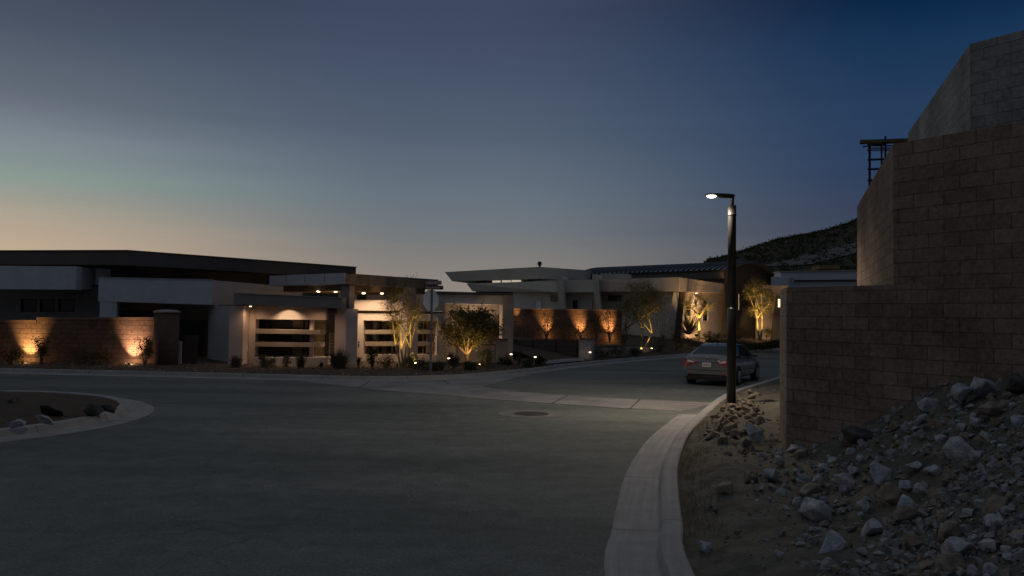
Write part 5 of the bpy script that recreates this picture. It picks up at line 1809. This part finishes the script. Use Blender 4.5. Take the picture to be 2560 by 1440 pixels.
m = MB()
rg = random.Random(4)
for k in range(9000):
    px = rg.uniform(1765, 1960); D = rg.uniform(57, 63)
    q = at(px, 850, D); q.z = yard_z(q) + rg.uniform(.0, .35)
    leafcard(m, q, .16, .06, rg, .6)
o = m.build('ground_cover', LEAF_D, fix=False); o['kind'] = 'stuff'

# scrub over the hill, a mass of desert bushes
m = MB()
for k in range(4200):
    px = rg.uniform(1690, 2180); D = rg.uniform(185, 335)
    if rg.random() < .22: D = rg.uniform(318, 336)
    x = (px - 1280) / F * D
    h = bvh.ray_cast(Vector((x, D, 300)), Vector((0, 0, -1)), 600)
    if not h[0] or h[0].z < .5: continue
    s = rg.uniform(.35, 1.0)
    for j in range(9):
        p = h[0] + Vector((rg.gauss(0, s * .4), rg.gauss(0, s * .4), abs(rg.gauss(0, s * .45))))
        leafcard(m, p, s * .9, s * .5, rg, .4)
o = m.build('hillside_scrub', LEAF_D, fix=False); o['kind'] = 'stuff'
# loose leaf litter and pebbles over the planted ground
m = MB()
for k in range(4200):
    i = rg.randrange(0, i1); p = KL[i]
    q = Vector((p.x + rg.uniform(-.3, .3), p.y + .15 + rg.random() ** 1.5 * 4, 0)); q.z = yard_z(q)
    s = rg.uniform(.02, .07)
    pts = [q + Vector((rg.uniform(-s, s), rg.uniform(-s, s), rg.uniform(0, s))) for j in range(4)]
    m.add(pts, [(0, 1, 2), (0, 2, 3), (0, 3, 1), (1, 3, 2)])
o = m.build('bed_gravel', ROCKB, fix=False); o['kind'] = 'stuff'

# ------------------------------------------------------------------ garden lamps
def path_lamp(label, px, py, D, z):
    p = at(px, py, D); p.z = z
    t = thing('path_lamp', label, 'garden lamp', p, 'mushroom path lamps')
    m = MB(); m.lathe(p, [(.02, 0), (.02, .36)], 8); m.build('stem', BRASS, t)
    m = MB(); m.lathe(p, [(.05, .36), (.055, .40), (.02, .41)], 12); m.build('bulb', GLOWP, t)
    m = MB(); m.lathe(p, [(.135, .41), (.14, .42), (.06, .46), (.01, .47)], 14); m.build('cap', mat('path_lamp_cap', (.35, .26, .2), .5), t)
    lamp('POINT', 'path_light', p + Vector((0, 0, .385)), p, 16, PINK, t, rad=.05)


path_lamp('mushroom path lamp in the bed near the stop sign post, half hidden by shrubs', 1122, 905, 33.6, .2)
path_lamp('mushroom path lamp at the hinge end of the slatted gate', 1277.5, 902, 37.5, .22)
path_lamp('mushroom path lamp lighting the edge of the drive between two small shrubs', 1338, 908, 36.4, .16)
path_lamp('mushroom path lamp at the foot of the gate post', 1475, 900, 41.2, .2)


def uplight(label, p, aim, power, col, glow=None, size=70, r=.07, group='ground uplights', show=True):
    p = Vector(p)
    t = thing('uplight', label, 'garden lamp', p, group)
    d = (Vector(aim) - p).normalized()
    q = d.to_track_quat('Z', 'Y').to_matrix()
    m = MB(); m.tube([p - Vector((0, 0, .12)), p + Vector((0, 0, .06))], .015, 6)
    m.lathe(p + Vector((0, 0, .08)), [(.02, -.06), (r * .8, -.05), (r, .05)], 12, q); m.build('housing', BRASS, t)
    if glow:
        m = MB(); m.lathe(p + Vector((0, 0, .08)) + d * .052, [(r * .95, 0), (r * .7, .03), (.005, .045)], 12, q); m.build('lens', glow, t)
    lamp('SPOT', 'up_light', p + Vector((0, 0, .08)) + d * .11, aim, power * 4.5, col, t, size, .7, .04)
    return t


YEL = (1.0, .62, .24)
p = ground_at(1040, 32.6)
uplight('small bright ground lamp aimed at the stems of the feathery tree', p + Vector((0, 0, .1)), at(1005, 790, 33.5), 50, YEL, GLOWW, 70, .05)
p = ground_at(993, 32.7); uplight('low ground lamp in front of the feathery tree stems', p + Vector((0, 0, .05)), at(1002, 790, 33.4), 36, YEL, None, 75, .05)
p = ground_at(1180, 33.5); uplight('ground lamp at the foot of the round tree trunk', p + Vector((0, 0, .05)), at(1165, 830, 34.6), 26, YEL, None, 85, .05)
p = ground_at(1200, 33.8); uplight('ground lamp glowing among the shrubs past the round tree', p + Vector((0, 0, .05)), at(1190, 880, 34.4), 5, YEL, GLOWW, 120, .035)
p = at(1603, 879, 48.8); uplight('brightest ball of light at the foot of the crooked olive tree', p, at(1603, 790, 50), 130, YEL, emis('amber_ball_glow', (1, .62, .2), 20), 75, .10)
p = at(1629, 877, 49.2); uplight('smaller amber ground lamp just past the brightest one', p, at(1635, 800, 50), 16, YEL, GLOWW, 80, .06)
p = at(1741, 841, 56.2); uplight('round amber lamp at the slender tree below the entry wall', p, at(1748, 768, 57.6), 170, YEL, emis('amber_globe_glow', (1, .6, .15), 9), 80, .13)
p = at(1764, 846, 59.6); uplight('added unseen lamp behind the clipped hedge that washes the entry wall', p, at(1764, 770, 65), 190, (1, .60, .26), None, 95, .06)  # extra lamp added out of sight to brighten the entry wall
p = at(1741, 841, 56.2)
lamp('POINT', 'globe_spill', p + Vector((-.2, -.3, .5)), p, 14, YEL, None, rad=.1)
p = at(1884, 848, 58.0); uplight('ground lamp at the twin trunked tree', p, at(1902, 765, 60.2), 330, YEL, None, 66, .08)
p = at(1916, 843.5, 60); uplight('small white ground lamp beside the twin trunked tree', p, at(1938, 800, 70), 60, YEL, emis('white_ground_glow', (.9, .85, 1), 14), 70, .08)
# wall washers hidden behind the shrubs
def washer(label, p, wall_d, power, col, size=74, base=.10):
    t = uplight(label, p, p + Vector((0, wall_d, wall_d * 1.9)), power, col, None, size, .06, 'wall wash lamps')
    for c in t.children:
        if c.type == 'LIGHT':
            c.data.spot_blend = 1.0
    lamp('POINT', 'base_spill', p + Vector((0, wall_d * .35, .16)), p, power * base, col, t, rad=.05)


for px, D, zz, pw, col, lab in ((56, 32.86, .10, 105, (1, .60, .22), 'wall wash lamp at the first pool of light on the brown wall'), (322, 32.86, .10, 125, (1, .62, .36), 'wall wash lamp at the pool of light beside the round pillar')):
    p = at(px, 910, D); p.z = zz
    washer(lab, p, .44, pw, col)
for px, D, py, pw, lab in ((1288, 52.9, 808, 10, 'wall wash lamp at the hidden end of the pink wall'), (1366, 51.95, 846, 72, 'wall wash lamp under the first orange pool'), (1452, 51.05, 846, 72, 'wall wash lamp under the middle orange pool'), (1524, 50.3, 850, 84, 'wall wash lamp under the last orange pool')):
    p = at(px, py, D)
    washer(lab, p, .5, pw, (1, .55, .18), 60, .06)
# lamp under the entry soffit of the second house
p = at(1741, 733, 63.2)
m = MB(); m.lathe((p.x, p.y, p.z), [(.09, .02), (.09, -.03), (.02, -.03)], 10); m.build('soffit_lamp', GLOWC, T)
lamp('SPOT', 'entry_downlight', (p.x, p.y, p.z - .05), (p.x + .1, p.y + .45, p.z - 1.6), 650, (1, .66, .36), T, 110, .8, .05)
p = at(1908, 742, 68)
m = MB(); m.lathe((p.x, p.y, p.z), [(.09, .02), (.09, -.03), (.02, -.03)], 10); m.build('soffit_lamp', GLOWC, T)
lamp('SPOT', 'soffit_light', (p.x, p.y, p.z - .06), (p.x, p.y + 1.2, p.z - 3), 260, (1, .62, .30), T, 100, .8, .05)
m = MB(); m.wbox(1946, 66, 1951, 66, 748, 768, depth=.1); m.build('wall_sconce', emis('sconce_glow', (1, .62, .4), 2.0), T)
